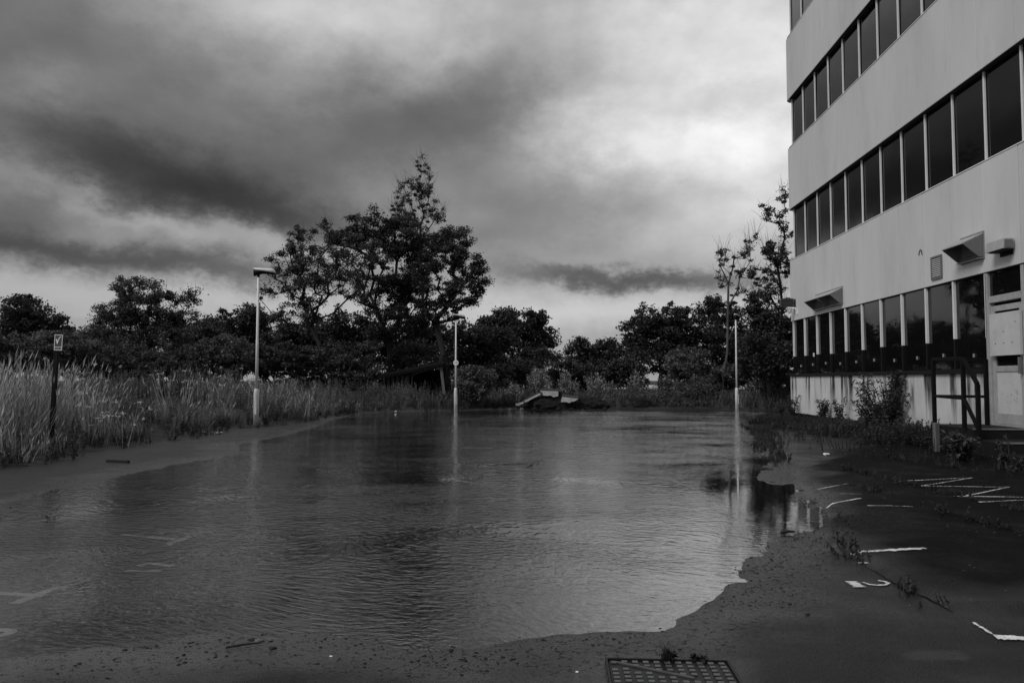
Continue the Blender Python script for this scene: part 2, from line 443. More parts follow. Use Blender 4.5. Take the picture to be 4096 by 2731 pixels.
def height(P):
    P = np.asarray(P, float)
    sw = sdf(water_poly, P); sl = sdf(lot_poly, P); sr = sdf(raised_poly, P)
    n1 = vnoise(P, 0.9, 1); n2 = vnoise(P, 5.0, 2, 4)
    h = np.where(sw > 0, np.minimum(np.minimum(sw * 0.013, 0.006 + np.maximum(sw - 0.4, 0) * 0.05), 0.045), np.maximum(sw * 0.045, -0.11))
    h = h + n1 * 0.010 * np.clip(np.abs(sw) * 4, 0.2, 1) + n2 * 0.007
    h = h + 0.034 * np.clip(-sr / 0.06, 0, 1)
    bank = np.clip(sl, 0, None)
    top = np.where(P[:, 0] < -4, 0.62, 0.30)
    far = np.clip((P[:, 1] - 60) / 60, 0, 1)
    hb = np.minimum(0.035 + bank * 0.13, top) * (1 - 0.75 * far) + vnoise(P, 0.35, 5) * 0.25 * np.clip(bank / 3, 0, 1) * (1 - far)
    return np.where(sl > 0, np.maximum(h, 0.0) + hb, h)


def hz(x, y): return float(height(np.array([[x, y]]))[0])


def axis(segs):
    out = []
    for a, b, s in segs: out.append(np.arange(a, b, s))
    out.append(np.array([segs[-1][1]])); return np.concatenate(out)


gx = axis([(-2500, -400, 300), (-400, -60, 40), (-60, -14, 2.0), (-14, -9, 0.3), (-9, -5, 0.12), (-5, 4.0, 0.055), (4.0, 8.2, 0.09), (8.2, 16, 0.5), (16, 60, 3), (60, 400, 40), (400, 2500, 300)])
gy = axis([(-60, -4, 4), (-4, 2.5, 0.4), (2.5, 6, 0.04), (6, 11, 0.06), (11, 20, 0.1), (20, 37, 0.16), (37, 60, 0.8), (60, 200, 6), (200, 600, 50), (600, 4000, 400)])
GX, GY = np.meshgrid(gx, gy); GP = np.stack([GX.ravel(), GY.ravel()], 1)
GH = height(GP)
nx_, ny_ = len(gx), len(gy)
ii = (np.arange(ny_ - 1)[:, None] * nx_ + np.arange(nx_ - 1)[None, :]).ravel()
gf = np.stack([ii, ii + 1, ii + 1 + nx_, ii + nx_], 1)


def ground_mat():
    m = bpy.data.materials.new('asphalt_and_soil'); m.use_nodes = True; T = NT(m.node_tree); p = T.n['Principled BSDF']
    g = T.new('ShaderNodeNewGeometry').outputs['Position']
    soil = T.new('ShaderNodeAttribute', attribute_name='soil').outputs['Fac']
    shore = T.new('ShaderNodeAttribute', attribute_name='shore').outputs['Fac']       # 1 at the waterline, 0 half a metre away
    rough_a = T.new('ShaderNodeAttribute', attribute_name='coarse').outputs['Fac']    # coarse raised surfacing on the right
    big = T.noise(g, 0.7, 6, 0.6); mid = T.noise(g, 5.0, 6, 0.65); agg = T.noise(g, 70.0, 5, 0.7); vor = T.new('ShaderNodeTexVoronoi'); vor.inputs['Scale'].default_value = 85.0
    T.l.new(g, vor.inputs['Vector'])
    silt = T.m('MULTIPLY', T.map(T.m('ADD', big, T.m('MULTIPLY', shore, 0.22)), 0.50, 0.72, 0.0, 1.0, True), T.m('SUBTRACT', 1.0, rough_a))
    silt = T.m('MAXIMUM', silt, T.m('MULTIPLY', T.map(T.sep(g)[0], -2.5, -5.0, 0.0, 1.0, True), T.map(mid, 0.3, 0.7, 0.7, 1.0)))
    specks = T.map(T.noise(g, 26.0, 4, 0.7), 0.57, 0.64, 0.0, 1.0, True)
    asp = T.m('MULTIPLY', T.mix(rough_a, 0.013, 0.005), T.map(mid, 0.3, 0.7, 0.65, 1.4))
    asp = T.m('MULTIPLY', asp, T.map(vor.outputs['Distance'], 0.1, 0.7, 1.35, 0.75))
    asp = T.mix(T.m('MULTIPLY', silt, 0.7), asp, 0.042)
    collar = T.new('ShaderNodeAttribute', attribute_name='collar').outputs['Fac']; film = T.new('ShaderNodeAttribute', attribute_name='film').outputs['Fac']
    asp = T.mix(T.m('MULTIPLY', collar, T.map(mid, 0.25, 0.75, 0.5, 1.0)), asp, 0.06)
    debris = T.m('MULTIPLY', specks, T.map(T.m('ADD', shore, T.m('MULTIPLY', T.m('SUBTRACT', big, 0.5), 1.2)), 0.25, 0.7, 0.0, 0.85, True))
    asp = T.mix(T.m('MULTIPLY', T.m('MINIMUM', film, 1.0), T.map(T.sep(g)[0], -2.0, 0.5, 0.75, 0.15, True)), asp, 0.12)      # waterline rim: pale silt, with wet-film sheen put into the colour
    grit = T.map(T.noise(g, 48.0, 3, 0.6), 0.66, 0.72, 0.0, 1.0, True)
    asp = T.mix(T.m('MULTIPLY', grit, 0.55), asp, 0.11)
    asp = T.mix(debris, asp, 0.006)
    val = T.mix(soil, asp, T.m('MULTIPLY', 0.03, T.map(mid, 0.3, 0.7, 0.5, 1.6)))
    T.l.new(T.grey(val), p.inputs['Base Color'])
    wet = T.map(T.m('ADD', T.m('ADD', T.m('MULTIPLY', shore, 0.30), T.m('MULTIPLY', big, 0.6)), T.m('MULTIPLY', T.noise(g, 2.3, 5, 0.6), 0.5)), 0.50, 0.78, 0.0, 1.0, True)
    r = T.mix(wet, T.mix(rough_a, 0.45, 0.6), 0.2); r = T.mix(film, r, 0.13); r = T.mix(soil, r, 0.9); r = T.mix(debris, r, 0.85)
    T.put(p.inputs['Roughness'], r)
    T.put(p.inputs['Specular IOR Level'], T.mix(film, T.mix(rough_a, 0.30, 0.06), 0.6))
    clod = T.noise(g, 22.0, 6, 0.68)
    hgt = T.m('ADD', T.m('MULTIPLY', vor.outputs['Distance'], -0.006), T.m('MULTIPLY', agg, 0.004))
    hgt = T.m('ADD', hgt, T.m('MULTIPLY', clod, 0.016))
    hgt = T.m('MULTIPLY', hgt, T.m('ADD', T.m('MULTIPLY', rough_a, 0.9), T.map(wet, 0, 1, 0.9, 0.45)))
    hgt = T.m('ADD', hgt, T.m('MULTIPLY', debris, 0.006))
    hgt = T.m('ADD', hgt, T.m('MULTIPLY', mid, T.mix(soil, 0.002, 0.06)))
    b = T.new('ShaderNodeBump'); b.inputs['Strength'].default_value = 1.0; b.inputs['Distance'].default_value = 1.0
    T.l.new(hgt, b.inputs['Height']); T.l.new(b.outputs[0], p.inputs['Normal'])
    return m


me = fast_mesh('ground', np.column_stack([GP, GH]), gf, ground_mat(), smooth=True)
for nm, arr in (('soil', np.clip(sdf(lot_poly, GP) / 0.25 + 0.3 + vnoise(GP, 2.0, 9) * 1.5, 0, 1)),
                ('shore', np.clip(1 - np.abs(sdf(water_poly, GP) - 0.08) / 0.75, 0, 1)),
                ('coarse', np.clip((-sdf(raised_poly, GP) + vnoise(GP, 0.8, 63) * 1.6 + 0.1) / 0.5, 0, 1)),
                ('collar', np.clip(1.25 - (sdf([(0.22, 3.08), (0.79, 3.08), (0.79, 3.64), (0.22, 3.64)], GP) + vnoise(GP, 7.0, 61) * 0.07) / 0.10, 0, 1)),
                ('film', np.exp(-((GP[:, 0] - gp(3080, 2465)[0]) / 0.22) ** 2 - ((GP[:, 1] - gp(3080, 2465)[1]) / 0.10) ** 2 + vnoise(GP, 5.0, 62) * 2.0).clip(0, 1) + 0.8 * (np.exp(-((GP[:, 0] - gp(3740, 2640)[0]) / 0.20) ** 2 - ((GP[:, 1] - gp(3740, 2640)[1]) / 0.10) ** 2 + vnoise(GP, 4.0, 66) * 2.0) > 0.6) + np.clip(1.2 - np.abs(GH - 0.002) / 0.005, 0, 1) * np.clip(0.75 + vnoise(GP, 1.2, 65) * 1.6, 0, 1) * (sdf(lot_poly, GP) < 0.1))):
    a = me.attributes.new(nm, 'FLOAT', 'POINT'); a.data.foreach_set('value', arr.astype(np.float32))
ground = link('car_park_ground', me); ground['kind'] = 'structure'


def water_mat():
    m = bpy.data.materials.new('flood_water'); m.use_nodes = True; T = NT(m.node_tree); T.n.clear()
    out = T.new('ShaderNodeOutputMaterial'); g = T.new('ShaderNodeNewGeometry').outputs['Position']
    x, y, z = T.sep(g)
    # wind ripples, crests running across the pond, bent and gathered in gusts
    bend = T.noise(g, 0.25, 2, 0.5)
    ang = T.m('MULTIPLY', T.m('SUBTRACT', bend, 0.5), 2.2)
    ca, sa = T.m('COSINE', ang), T.m('SINE', ang)
    xr = T.m('SUBTRACT', T.m('MULTIPLY', x, 0.966), T.m('MULTIPLY', y, 0.259)); yr = T.m('ADD', T.m('MULTIPLY', x, 0.259), T.m('MULTIPLY', y, 0.966))
    xr = T.m('ADD', xr, T.m('MULTIPLY', T.m('SUBTRACT', bend, 0.5), 3.0)); yr = T.m('ADD', yr, T.m('MULTIPLY', T.m('SUBTRACT', T.noise(T.vm('ADD', g, (5.0, 9.0, 0.0)), 0.3, 2, 0.5), 0.5), 3.0))
    r1 = T.noise(T.xyz(T.m('MULTIPLY', xr, 9.5), T.m('MULTIPLY', yr, 18.0), 0.0), 1.0, 2, 0.5, 0.3)
    r2 = T.noise(T.xyz(T.m('MULTIPLY', xr, 22.0), T.m('MULTIPLY', yr, 36.0), 3.0), 1.0, 2, 0.5, 0.3)
    r3 = T.noise(T.xyz(T.m('MULTIPLY', x, 2.6), T.m('MULTIPLY', y, 4.6), 6.0), 1.0, 3, 0.5, 0.2)
    gust = T.map(T.noise(T.vm('ADD', g, (2.0, 3.0, 0.0)), 0.16, 2, 0.5), 0.35, 0.65, 0.45, 1.0, True)
    side = T.m('MULTIPLY', T.map(x, 0.2, 2.2, 0.0, 1.0, True), T.map(y, 9.5, 15.0, 1.0, 0.0, True))
    lee = T.m('SUBTRACT', 1.0, T.m('MULTIPLY', side, 0.96))                                   # the building shelters its own side
    nearcalm = T.map(y, 3.6, 6.5, 0.25, 1.0, True)
    amp = T.m('MULTIPLY', T.m('MULTIPLY', gust, lee), nearcalm)
    far = T.map(y, 11.0, 22.0, 0.0, 1.0, True)
    h = T.m('ADD', T.m('MULTIPLY', r1, T.m('ADD', 0.0125, T.m('MULTIPLY', far, 0.001))), T.m('MULTIPLY', r2, 0.0040))
    h = T.m('ADD', h, T.m('MULTIPLY', r3, T.m('ADD', 0.008, T.m('MULTIPLY', far, 0.020))))
    h = T.m('MULTIPLY', h, T.m('ADD', amp, 0.02))
    b = T.new('ShaderNodeBump'); b.inputs['Strength'].default_value = 1.0; b.inputs['Distance'].default_value = 1.0
    T.l.new(h, b.inputs['Height'])
    fr = T.new('ShaderNodeFresnel'); fr.inputs[0].default_value = 1.66; T.l.new(b.outputs[0], fr.inputs['Normal'])
    gl = T.new('ShaderNodeBsdfGlossy'); gl.inputs['Roughness'].default_value = 0.03; gl.inputs['Color'].default_value = (0.98, 0.98, 0.98, 1)
    T.l.new(b.outputs[0], gl.inputs['Normal'])
    tr = T.new('ShaderNodeBsdfTransparent'); tr.inputs[0].default_value = (0.95, 0.95, 0.95, 1)
    mx = T.new('ShaderNodeMixShader'); T.put(mx.inputs[0], T.m('MINIMUM', T.m('MULTIPLY', fr.outputs[0], 1.52), 0.97)); T.l.new(tr.outputs[0], mx.inputs[1]); T.l.new(gl.outputs[0], mx.inputs[2])
    T.l.new(mx.outputs[0], out.inputs[0])
    return m


WM = water_mat()
wp = [(-9.5, 2.4), (7.6, 2.4), (7.6, 26.6), (16, 26.6), (16, 36), (-9.5, 36)]
bmw = bmesh.new(); fv = [bmw.verts.new((x, y, 0.0)) for x, y in wp]; bmw.faces.new(fv); mew = bpy.data.meshes.new('flood_water'); bmw.to_mesh(mew); bmw.free(); mew.materials.append(WM)
water = link('flood_water', mew); water['kind'] = 'structure'
# pale open field far behind the trees
fh = np.array([(x, y) for y in np.linspace(84, 190, 12) for x in np.linspace(-6, 200, 30)])
fz = height(fh) + 0.12
ii = (np.arange(11)[:, None] * 30 + np.arange(29)[None, :]).ravel()
field = link('field', fast_mesh('field', np.column_stack([fh, fz]), np.stack([ii, ii + 1, ii + 31, ii + 30], 1), M['field'])); field['kind'] = 'structure'

# ------------------------------------------------------------------ office building
XF = 7.852; Y0 = 25.985; MOD = 1.147; NMOD = 20; YE = 26.36
Yk = lambda k: Y0 - MOD * k
SILL = [1.525, 5.31, 9.11, 12.88]; SOFF = [3.28, 7.045, 10.78, 14.55]
bld = thing('office_building', 'empty office block with pale panel bands and dark strip windows beside the flooded car park', 'building', (14.0, 16.0, 0.0))
BO = np.array(bld.location)
part('core', MB().box((XF + 0.22, 3.1, 0.0), (21.8, 26.1, 16.6)), M['joint'], bld)
part('plinth', MB().box((XF + 0.035, Yk(20), -0.2), (XF + 0.2, YE - 0.04, 0.25)), M['sillblack'], bld)
# parapet roof and plain walls on the sides the camera does not see
part('roof', MB().box((XF + 0.1, 3.0, 16.75), (21.9, 26.3, 16.9)), M['sillblack'], bld)
part('end_wall', MB().box((XF + 0.36, YE - 0.06, -0.2), (21.9, YE, 16.75)), M['panel'], bld)
part('end_wall', MB().box((XF + 0.05, 2.98, -0.2), (21.9, 3.04, 16.75)), M['panel'], bld)
part('back_wall', MB().box((21.9, 2.98, -0.2), (21.96, YE, 16.75)), M['panel'], bld)
bands = [(SOFF[0], SILL[1]), (SOFF[1], SILL[2]), (SOFF[2], SILL[3]), (SOFF[3], 16.75)]


def arc(xf, r, ye, z):
    """plan outline of the rounded far corner between the facade and the end wall"""
    pts = [(xf, Y0 + 0.005, z), (xf, ye - r, z)]
    for i in range(1, 8):
        a = math.pi / 2 * i / 7; pts.append((xf + r - r * math.cos(a), ye - r + r * math.sin(a), z))
    pts += [(xf + 0.36, ye, z), (xf + 0.36, ye - 0.1, z), (xf + 0.2, Y0 + 0.005, z)]
    return pts


for b, (z0, z1) in enumerate(bands):
    pm = MB().box((0, -MOD / 2 + 0.0055, 0), (0.16, MOD / 2 - 0.0055, z1 - z0)).mesh('cladding_panel', M['panel'], bevel=0.006)
    for k in range(NMOD):
        o = link('cladding_panel', pm, bld, tuple(np.array([XF + RNG.normal(0, 0.0012), Yk(k + 0.5), z0]) - BO))
        o.rotation_euler = (0, RNG.normal(0, 0.0006), RNG.normal(0, 0.0010))
    part('corner_panel', MB().prism(arc(XF, 0.26, YE, z0), (0, 0, z1 - z0)), M['panel'], bld)
    part('soffit', MB().box((XF + 0.01, Yk(20), z0 - 0.012), (XF + 0.22, Y0, z0 - 0.002)), M['soffit'], bld)  # dark strip: shade under the projecting panels, put into its colour
    if b < 3:
        part('sill_flashing', MB().box((XF - 0.012, Yk(20), z1 + 0.001), (XF + 0.14, Y0, z1 + 0.02)), M['mullion'], bld)
pane_cache = {}
for fl in range(4):
    z0, z1 = SILL[fl], SOFF[fl]; rec = 0.055 if fl == 0 else 0.13
    gm = MB().box((0, -MOD / 2 + 0.02, 0), (0.012, MOD / 2 - 0.02, z1 - z0 - 0.02)).mesh('window_pane', M['glass'])
    mm = MB().box((-0.035, -0.023, 0), (0.01, 0.023, z1 - z0 - 0.014)).mesh('mullion', M['mullion'], bevel=0.004)
    gasket = MB().box((-0.005, -0.045, 0), (0.008, 0.045, z1 - z0 - 0.02)).mesh('gasket', M['mullion_black'])
    for k in range(NMOD):
        if fl == 0 and k == 10: continue
        o = link('window_pane', gm, bld, tuple(np.array([XF + rec + 0.012, Yk(k + 0.5), z0 + 0.01]) - BO))
        o.rotation_euler = (0, RNG.normal(0, 0.0025), RNG.normal(0, 0.003))
    part('window_pane', MB().prism([(p[0], p[1], z0 + 0.01) for p in arc(XF + rec + 0.012, 0.2, YE - rec, 0)], (0, 0, z1 - z0 - 0.03)), M['glass'], bld)
    for k in range(NMOD + 1):
        if fl > 0:
            link('mullion', mm, bld, tuple(np.array([XF + rec, Yk(k), z0 + 0.02]) - BO))
            link('gasket', gasket, bld, tuple(np.array([XF + rec + 0.004, Yk(k), z0 + 0.021]) - BO))
        elif k != 11:
            zs = 2.09 + RNG.normal(0, 0.02)
            part('mullion', MB().box((XF + rec - 0.045, Yk(k) - 0.025, zs), (XF + rec + 0.012, Yk(k) + 0.025, z1 - 0.02)), M['mullion'], bld, 0.004)
            part('black_mullion', MB().box((XF + rec - 0.04, Yk(k) - 0.027, z0 + 0.004), (XF + rec + 0.011, Yk(k) + 0.027, zs - 0.004)), M['mullion_black'], bld)
part('window_sill', MB().box((XF - 0.045, Yk(10) + 0.05, 1.432), (XF + 0.13, YE - 0.1, 1.522)), M['sillblack'], bld, 0.008)
part('window_sill', MB().box((XF - 0.045, Yk(20), 1.432), (XF + 0.13, Yk(11) - 0.05, 1.522)), M['sillblack'], bld, 0.008)
for a, b_, dx in ((0.0, 4.0, 0.0), (4.0, 9.0, 0.006), (9.0, 9.93, 0.016), (11.05, 15, 0.004), (15, 20, 0.0)):
    part('base_wall', MB().box((XF + dx, Yk(b_) + 0.004, 0.25), (XF + 0.2, Yk(a) - 0.004, 1.43)), M['base_wall'], bld, 0.004)
part('base_wall', MB().prism(arc(XF + 0.004, 0.03, YE - 0.02, 0.25), (0, 0, 1.18)), M['base_wall'], bld)
part('drain_hole', MB().tube([(XF - 0.004, Yk(4.9), 0.42), (XF + 0.05, Yk(4.9), 0.42)], 0.055, 12), M['black'], bld)
for k in range(10):                                                # white window catches behind the lower glass edge
    part('window_catch', MB().box((XF + 0.035, Yk(k + 0.55) - 0.007, 1.74 + 0.02 * (k % 3)), (XF + 0.064, Yk(k + 0.55) + 0.007, 1.81 + 0.02 * (k % 3))), M['hood_top'], bld)
stk = part('window_sticker', MB().box((XF + 0.058, Yk(1.62) - 0.055, 2.04), (XF + 0.0655, Yk(1.62) + 0.055, 2.15)), M['white'], bld)
part('sticker_symbol', MB().box((XF + 0.054, Yk(1.62) - 0.02, 2.08), (XF + 0.0575, Yk(1.62) + 0.02, 2.115)), M['black'], stk)

# the boarded door in its bay
DA, DB = Yk(11), Yk(10); xd = XF + 0.03
door = part('door', MB().box((xd + 0.03, DA + 0.14, 0.52), (xd + 0.07, DB - 0.14, 2.64)), M['door_frame'], bld, label='boarded-up grey metal entrance door')
for nm, lo, hi in (('door_jamb', (xd - 0.02, DB - 0.075, 0.5), (xd + 0.1, DB + 0.005, 3.26)), ('door_jamb', (xd - 0.02, DA - 0.03, 0.5), (xd + 0.1, DA + 0.06, 3.26)),
                   ('door_jamb', (xd - 0.035, DB - 0.14, 0.5), (xd + 0.08, DB - 0.082, 2.80)), ('transom', (xd - 0.03, DA + 0.064, 2.70), (xd + 0.09, DB - 0.142, 2.82)),
                   ('threshold', (xd - 0.05, DA + 0.064, 0.5), (xd + 0.1, DB - 0.142, 0.535))):
    part(nm, MB().box(lo, hi), M['door_frame'], bld, 0.006)
for nm, lo, hi, m in (('stile', (xd - 0.005, DB - 0.25, 0.54), (xd + 0.028, DB - 0.145, 2.64), 'door_frame'), ('stile', (xd - 0.005, DA + 0.07, 0.54), (xd + 0.028, DA + 0.15, 2.64), 'door_frame'),
                      ('rail', (xd - 0.003, DA + 0.15, 2.54), (xd + 0.028, DB - 0.25, 2.64), 'door_frame'), ('rail', (xd - 0.003, DA + 0.15, 1.46), (xd + 0.028, DB - 0.25, 1.56), 'door_frame'),
                      ('rail', (xd - 0.003, DA + 0.15, 0.54), (xd + 0.028, DB - 0.25, 0.72), 'door_frame'), ('door_glass', (xd + 0.02, DA + 0.15, 1.56), (xd + 0.027, DB - 0.25, 2.54), 'glass'),
                      ('lower_panel', (xd + 0.012, DA + 0.15, 0.72), (xd + 0.024, DB - 0.25, 1.46), 'ply'), ('boarding', (xd - 0.075, DA + 0.03, 1.74), (xd - 0.03, DB - 0.21, 2.49), 'ply'),
                      ('handle', (xd - 0.07, DA + 0.08, 1.42), (xd - 0.012, DA + 0.13, 1.70), 'hood')):
    part(nm, MB().box(lo, hi), M[m], door, 0.003)
for i in range(12):                                                # scuffs left by fixings on the lower panel
    yy, z2 = DA + 0.28 + random.random() * 0.35, 0.9 + random.random() * 0.4
    part('fixing', MB().box((xd + 0.008, yy, z2), (xd + 0.0115, yy + 0.014, z2 + 0.008)), M['black'], door)
for yy, z2 in ((0.2, 1.95), (0.45, 1.95), (0.7, 1.95), (0.45, 2.15), (0.1, 2.3)):
    part('fixing', MB().box((xd - 0.082, DA + 0.05 + yy, z2), (xd - 0.0755, DA + 0.065 + yy, z2 + 0.014)), M['black'], door)
part('fanlight', MB().box((xd + 0.03, DA + 0.064, 2.82), (xd + 0.04, DB - 0.08, 3.25)), M['glass'], bld)
# loose cable hanging out of a panel joint
hook = [xp(3678 + dx, 1000 + dy, XF - 0.015) for dx, dy in ((-3, 22), (-1, 8), (3, -2), (8, 4), (10, 20))]
part('loose_cable', MB().tube(hook, 0.008, 6), M['black'], bld)


# ------------------------------------------------------------------ things on the facade
def vent_hood(label, ya, yb, z0, z1, out):
    """wedge hood: roof slopes out and down, cheeks taper back to the foot, slats behind"""
    t = thing('vent_hood', label, 'vent', (XF, (ya + yb) / 2, z0), group='louvred vent hoods on the facade'); h = z1 - z0
    part('back_plate', MB().box((XF - 0.012, ya - 0.03, z0 - 0.03), (XF - 0.002, yb + 0.03, z1 + 0.03)), M['louvre_dark'], t)
    zf = z0 + h * 0.60
    part('hood_roof', MB().prism([(XF - 0.013, ya, z1), (XF - out, ya, zf), (XF - out, ya, zf - 0.02), (XF - 0.013, ya, z1 - 0.02)], (0, yb - ya, 0)), M['hood_top'], t)
    for y in (ya, yb - 0.015):
        part('cheek', MB().prism([(XF - 0.0135, y, z1 - 0.022), (XF - out + 0.004, y, zf - 0.022), (XF - 0.10, y, z0 + 0.02), (XF - 0.0135, y, z0)], (0, 0.015, 0)), M['hood'], t)
    n = 7
    for i in range(n):
        z = z0 + 0.03 + (h * 0.72) * i / (n - 1)
        part('slat', MB().prism([(XF - 0.014, ya + 0.03, z + 0.03), (XF - 0.07, ya + 0.03, z), (XF - 0.07, ya + 0.03, z + 0.008), (XF - 0.014, ya + 0.03, z + 0.04)], (0, yb - ya - 0.06, 0)), M['louvre_dark'], t)
    part('foot_rail', MB().box((XF - 0.11, ya, z0 - 0.02), (XF - 0.0135, yb, z0 - 0.002)), M['louvre_dark'], t)
    return t


yr_, yl_ = xp(3371, 1180, XF)[1], xp(3318, 1190, XF)[1]
vent_hood('dark louvred vent hood over the far windows, right one of the adjoining pair', yr_, yl_ - 0.02, 3.42, 3.86, 0.36)
yl2 = xp(3264, 1200, XF)[1]
vent_hood('dark louvred vent hood over the far windows, left one of the adjoining pair', yl_ + 0.04, yl2, 3.42, 3.86, 0.36)
vent_hood('single grey louvred vent hood on the wall near the entrance door', xp(3936, 985, XF)[1], xp(3848, 1010, XF)[1], 3.56, 4.02, 0.38)
ga, gb = xp(3769, 1070, XF)[1], xp(3730, 1080, XF)[1]
gr = thing('wall_grille', 'flat pale louvred grille set in the wall between the vent hoods', 'grille', (XF, (ga + gb) / 2, 3.4))
part('backing', MB().box((XF - 0.008, ga, 3.41), (XF - 0.002, gb, 3.85)), M['black'], gr)
for lo, hi in (((ga - 0.02, 3.39), (ga + 0.02, 3.87)), ((gb - 0.02, 3.39), (gb + 0.02, 3.87)), ((ga + 0.021, 3.39), (gb - 0.021, 3.43)), ((ga + 0.021, 3.83), (gb - 0.021, 3.87))):
    part('frame', MB().box((XF - 0.03, lo[0], lo[1]), (XF - 0.009, hi[0], hi[1])), M['hood'], gr)
for i in range(10):
    z = 3.445 + i * 0.0385
    part('slat', MB().prism([(XF - 0.0085, ga + 0.022, z + 0.022), (XF - 0.028, ga + 0.022, z), (XF - 0.028, ga + 0.022, z + 0.006), (XF - 0.0085, ga + 0.022, z + 0.028)], (0, gb - ga - 0.044, 0)), M['louvre'], gr)
la, lb = xp(4040, 1000, XF - 0.1)[1], xp(3967, 1010, XF - 0.1)[1]
wl = thing('wall_light', 'grey box floodlight fixed above the entrance door', 'light', (XF, (la + lb) / 2, 3.5))
part('housing', MB().prism([(XF - 0.22, la, 3.56), (XF - 0.03, la, 3.56), (XF - 0.03, la, 3.74), (XF - 0.19, la, 3.74)], (0, lb - la, 0)), M['hood_top'], wl, 0.01)
part('lens', MB().box((XF - 0.2, la + 0.02, 3.535), (XF - 0.05, lb - 0.1, 3.558)), M['black'], wl)
part('bracket', MB().box((XF - 0.03, la + 0.08, 3.47), (XF - 0.002, lb - 0.12, 3.70)), M['black'], wl)
part('end_cap', MB().box((XF - 0.19, la - 0.02, 3.575), (XF - 0.06, la - 0.002, 3.71)), M['hood'], wl)
# solar panel and dome camera on the far corner
sp = thing('solar_panel', 'small two-cell solar panel bracketed off the far building corner', 'solar panel', (XF, 25.7, 3.7))
c0 = yp(3122, 1194, 25.6); c1 = yp(3162, 1194, 25.6); c2 = yp(3122, 1228, 25.6)
xa, xb, za, zb = c0[0], XF - 0.06, c2[2], c0[2]
part('frame', MB().box((xa, 25.60, za), (xb, 25.63, zb)), M['hood'], sp)
zm = (za + zb) / 2
for a, b_ in ((za + 0.008, zm - 0.006), (zm + 0.006, zb - 0.008)):
    part('cell', MB().box((xa + 0.008, 25.592, a), (xb - 0.008, 25.599, b_)), M['solar'], sp)
part('bracket', MB().bar((xb - 0.02, 25.64, zm), (XF + 0.02, 25.66, zm - 0.03), 0.035).box((XF - 0.02, 25.60, zm - 0.14), (XF - 0.001, 25.72, zm + 0.12)), M['black'], sp)
cc = thing('security_camera', 'white dome security camera on an arm at the far corner', 'camera', (XF, 25.2, 3.6))
e = xp(3186, 1232, XF - 0.02); ez = e[2]; ey = e[1]
part('arm', MB().tube([(XF - 0.001, ey, ez - 0.12), (XF - 0.06, ey, ez), (XF - 0.12, ey + 0.1, ez + 0.01), (XF - 0.17, ey + 0.25, ez)], 0.022, 8), M['white'], cc, smooth=True)
part('mount', MB().box((XF - 0.03, ey - 0.05, ez - 0.20), (XF - 0.0015, ey + 0.05, ez - 0.06)), M['white'], cc)
prof = [(0.0, 0.02), (0.055, 0.015), (0.075, -0.02), (0.075, -0.07), (0.06, -0.09), (0.055, -0.12), (0.035, -0.155), (0.005, -0.165)]
dm = MB(); dm.loft([[(XF - 0.17 + r * math.cos(a), ey + 0.25 + r * math.sin(a), ez + z) for a in np.linspace(0, 2 * math.pi, 12, endpoint=False)] for r, z in prof])
part('dome', dm, M['white'], cc, smooth=True)

# ------------------------------------------------------------------ entrance steps and handrail
st = thing('entrance_steps', 'dark wet concrete landing and steps below the boarded door', 'steps', (7.35, 13.0, 0.0))
XL = 6.93; LF = 13.30
part('landing', MB().box((XL, LF, -0.1), (XF + 0.03, 14.75, 0.5)), M['step'], st, 0.012)
part('step', MB().box((XL, 12.50, -0.1), (XF + 0.03, LF - 0.002, 0.33)), M['step'], st, 0.01)
part('step', MB().box((XL, 11.92, -0.1), (XF + 0.03, 12.498, 0.16)), M['step'], st, 0.01)
for y, z in ((LF, 0.5), (12.50, 0.33), (11.92, 0.16)):
    part('nosing', MB().box((XL + 0.01, y - 0.012, z - 0.022), (XF - 0.01, y + 0.03, z + 0.004)), M['nosing'], st, 0.004)
part('kerb', MB().box((XL - 0.1, 10.9, -0.1), (XF - 0.05, 11.1, 0.085)), M['concrete'], st, 0.015)
hr = thing('handrail', 'black square-section handrail around the landing beside the steps', 'handrail', (6.98, 13.8, 0.0))
YW = xp(3943, 1500, XF - 0.03)[1]; XR = yp(3734, 1500, YW)[0]
Ym, Yf = xp(3851, 1450, XR)[1], xp(3911, 1560, XR)[1]
Pc, Pm, Pf, Pw = (XR, YW, 1.69), (XR, Ym, 1.68), (XR, Yf, 1.24), (XF - 0.03, YW, 1.69)
for (x, y, zt), zb_ in ((Pc, 0.5), (Pm, 0.5), (Pf, 0.33), (Pw, 0.5)):
    part('post', MB().box((x - 0.03, y - 0.03, zb_), (x + 0.03, y + 0.03, zt)), M['rail'], hr, 0.005)
for a, b_ in ((Pc, Pm), (Pm, Pf), ((XR + 0.02, YW, 1.685), (XF - 0.05, YW, 1.685))):
    part('top_rail', MB().bar(a, b_, 0.055), M['rail'], hr, 0.005)
for a, b_ in (((XR, YW, 1.02), (XR, Ym, 1.0)), ((XR, Ym, 1.0), (XR, Yf + 0.02, 0.52)), ((XR, YW, 1.02), (XF - 0.05, YW, 1.01))):
    part('mid_rail', MB().bar(a, b_, 0.05), M['rail'], hr, 0.005)
pb = gp(3747, 1822)
wpst = tag(link('timber_post', MB().box((-0.04, -0.04, -0.1), (0.04, 0.04, 0.57)).mesh('timber_post', M['timber_pale'], bevel=0.008), None, (pb[0], pb[1], 0.0), (0.03, -0.02, 0.2)),
           'short grey weathered post among weeds beside the landing', 'post')


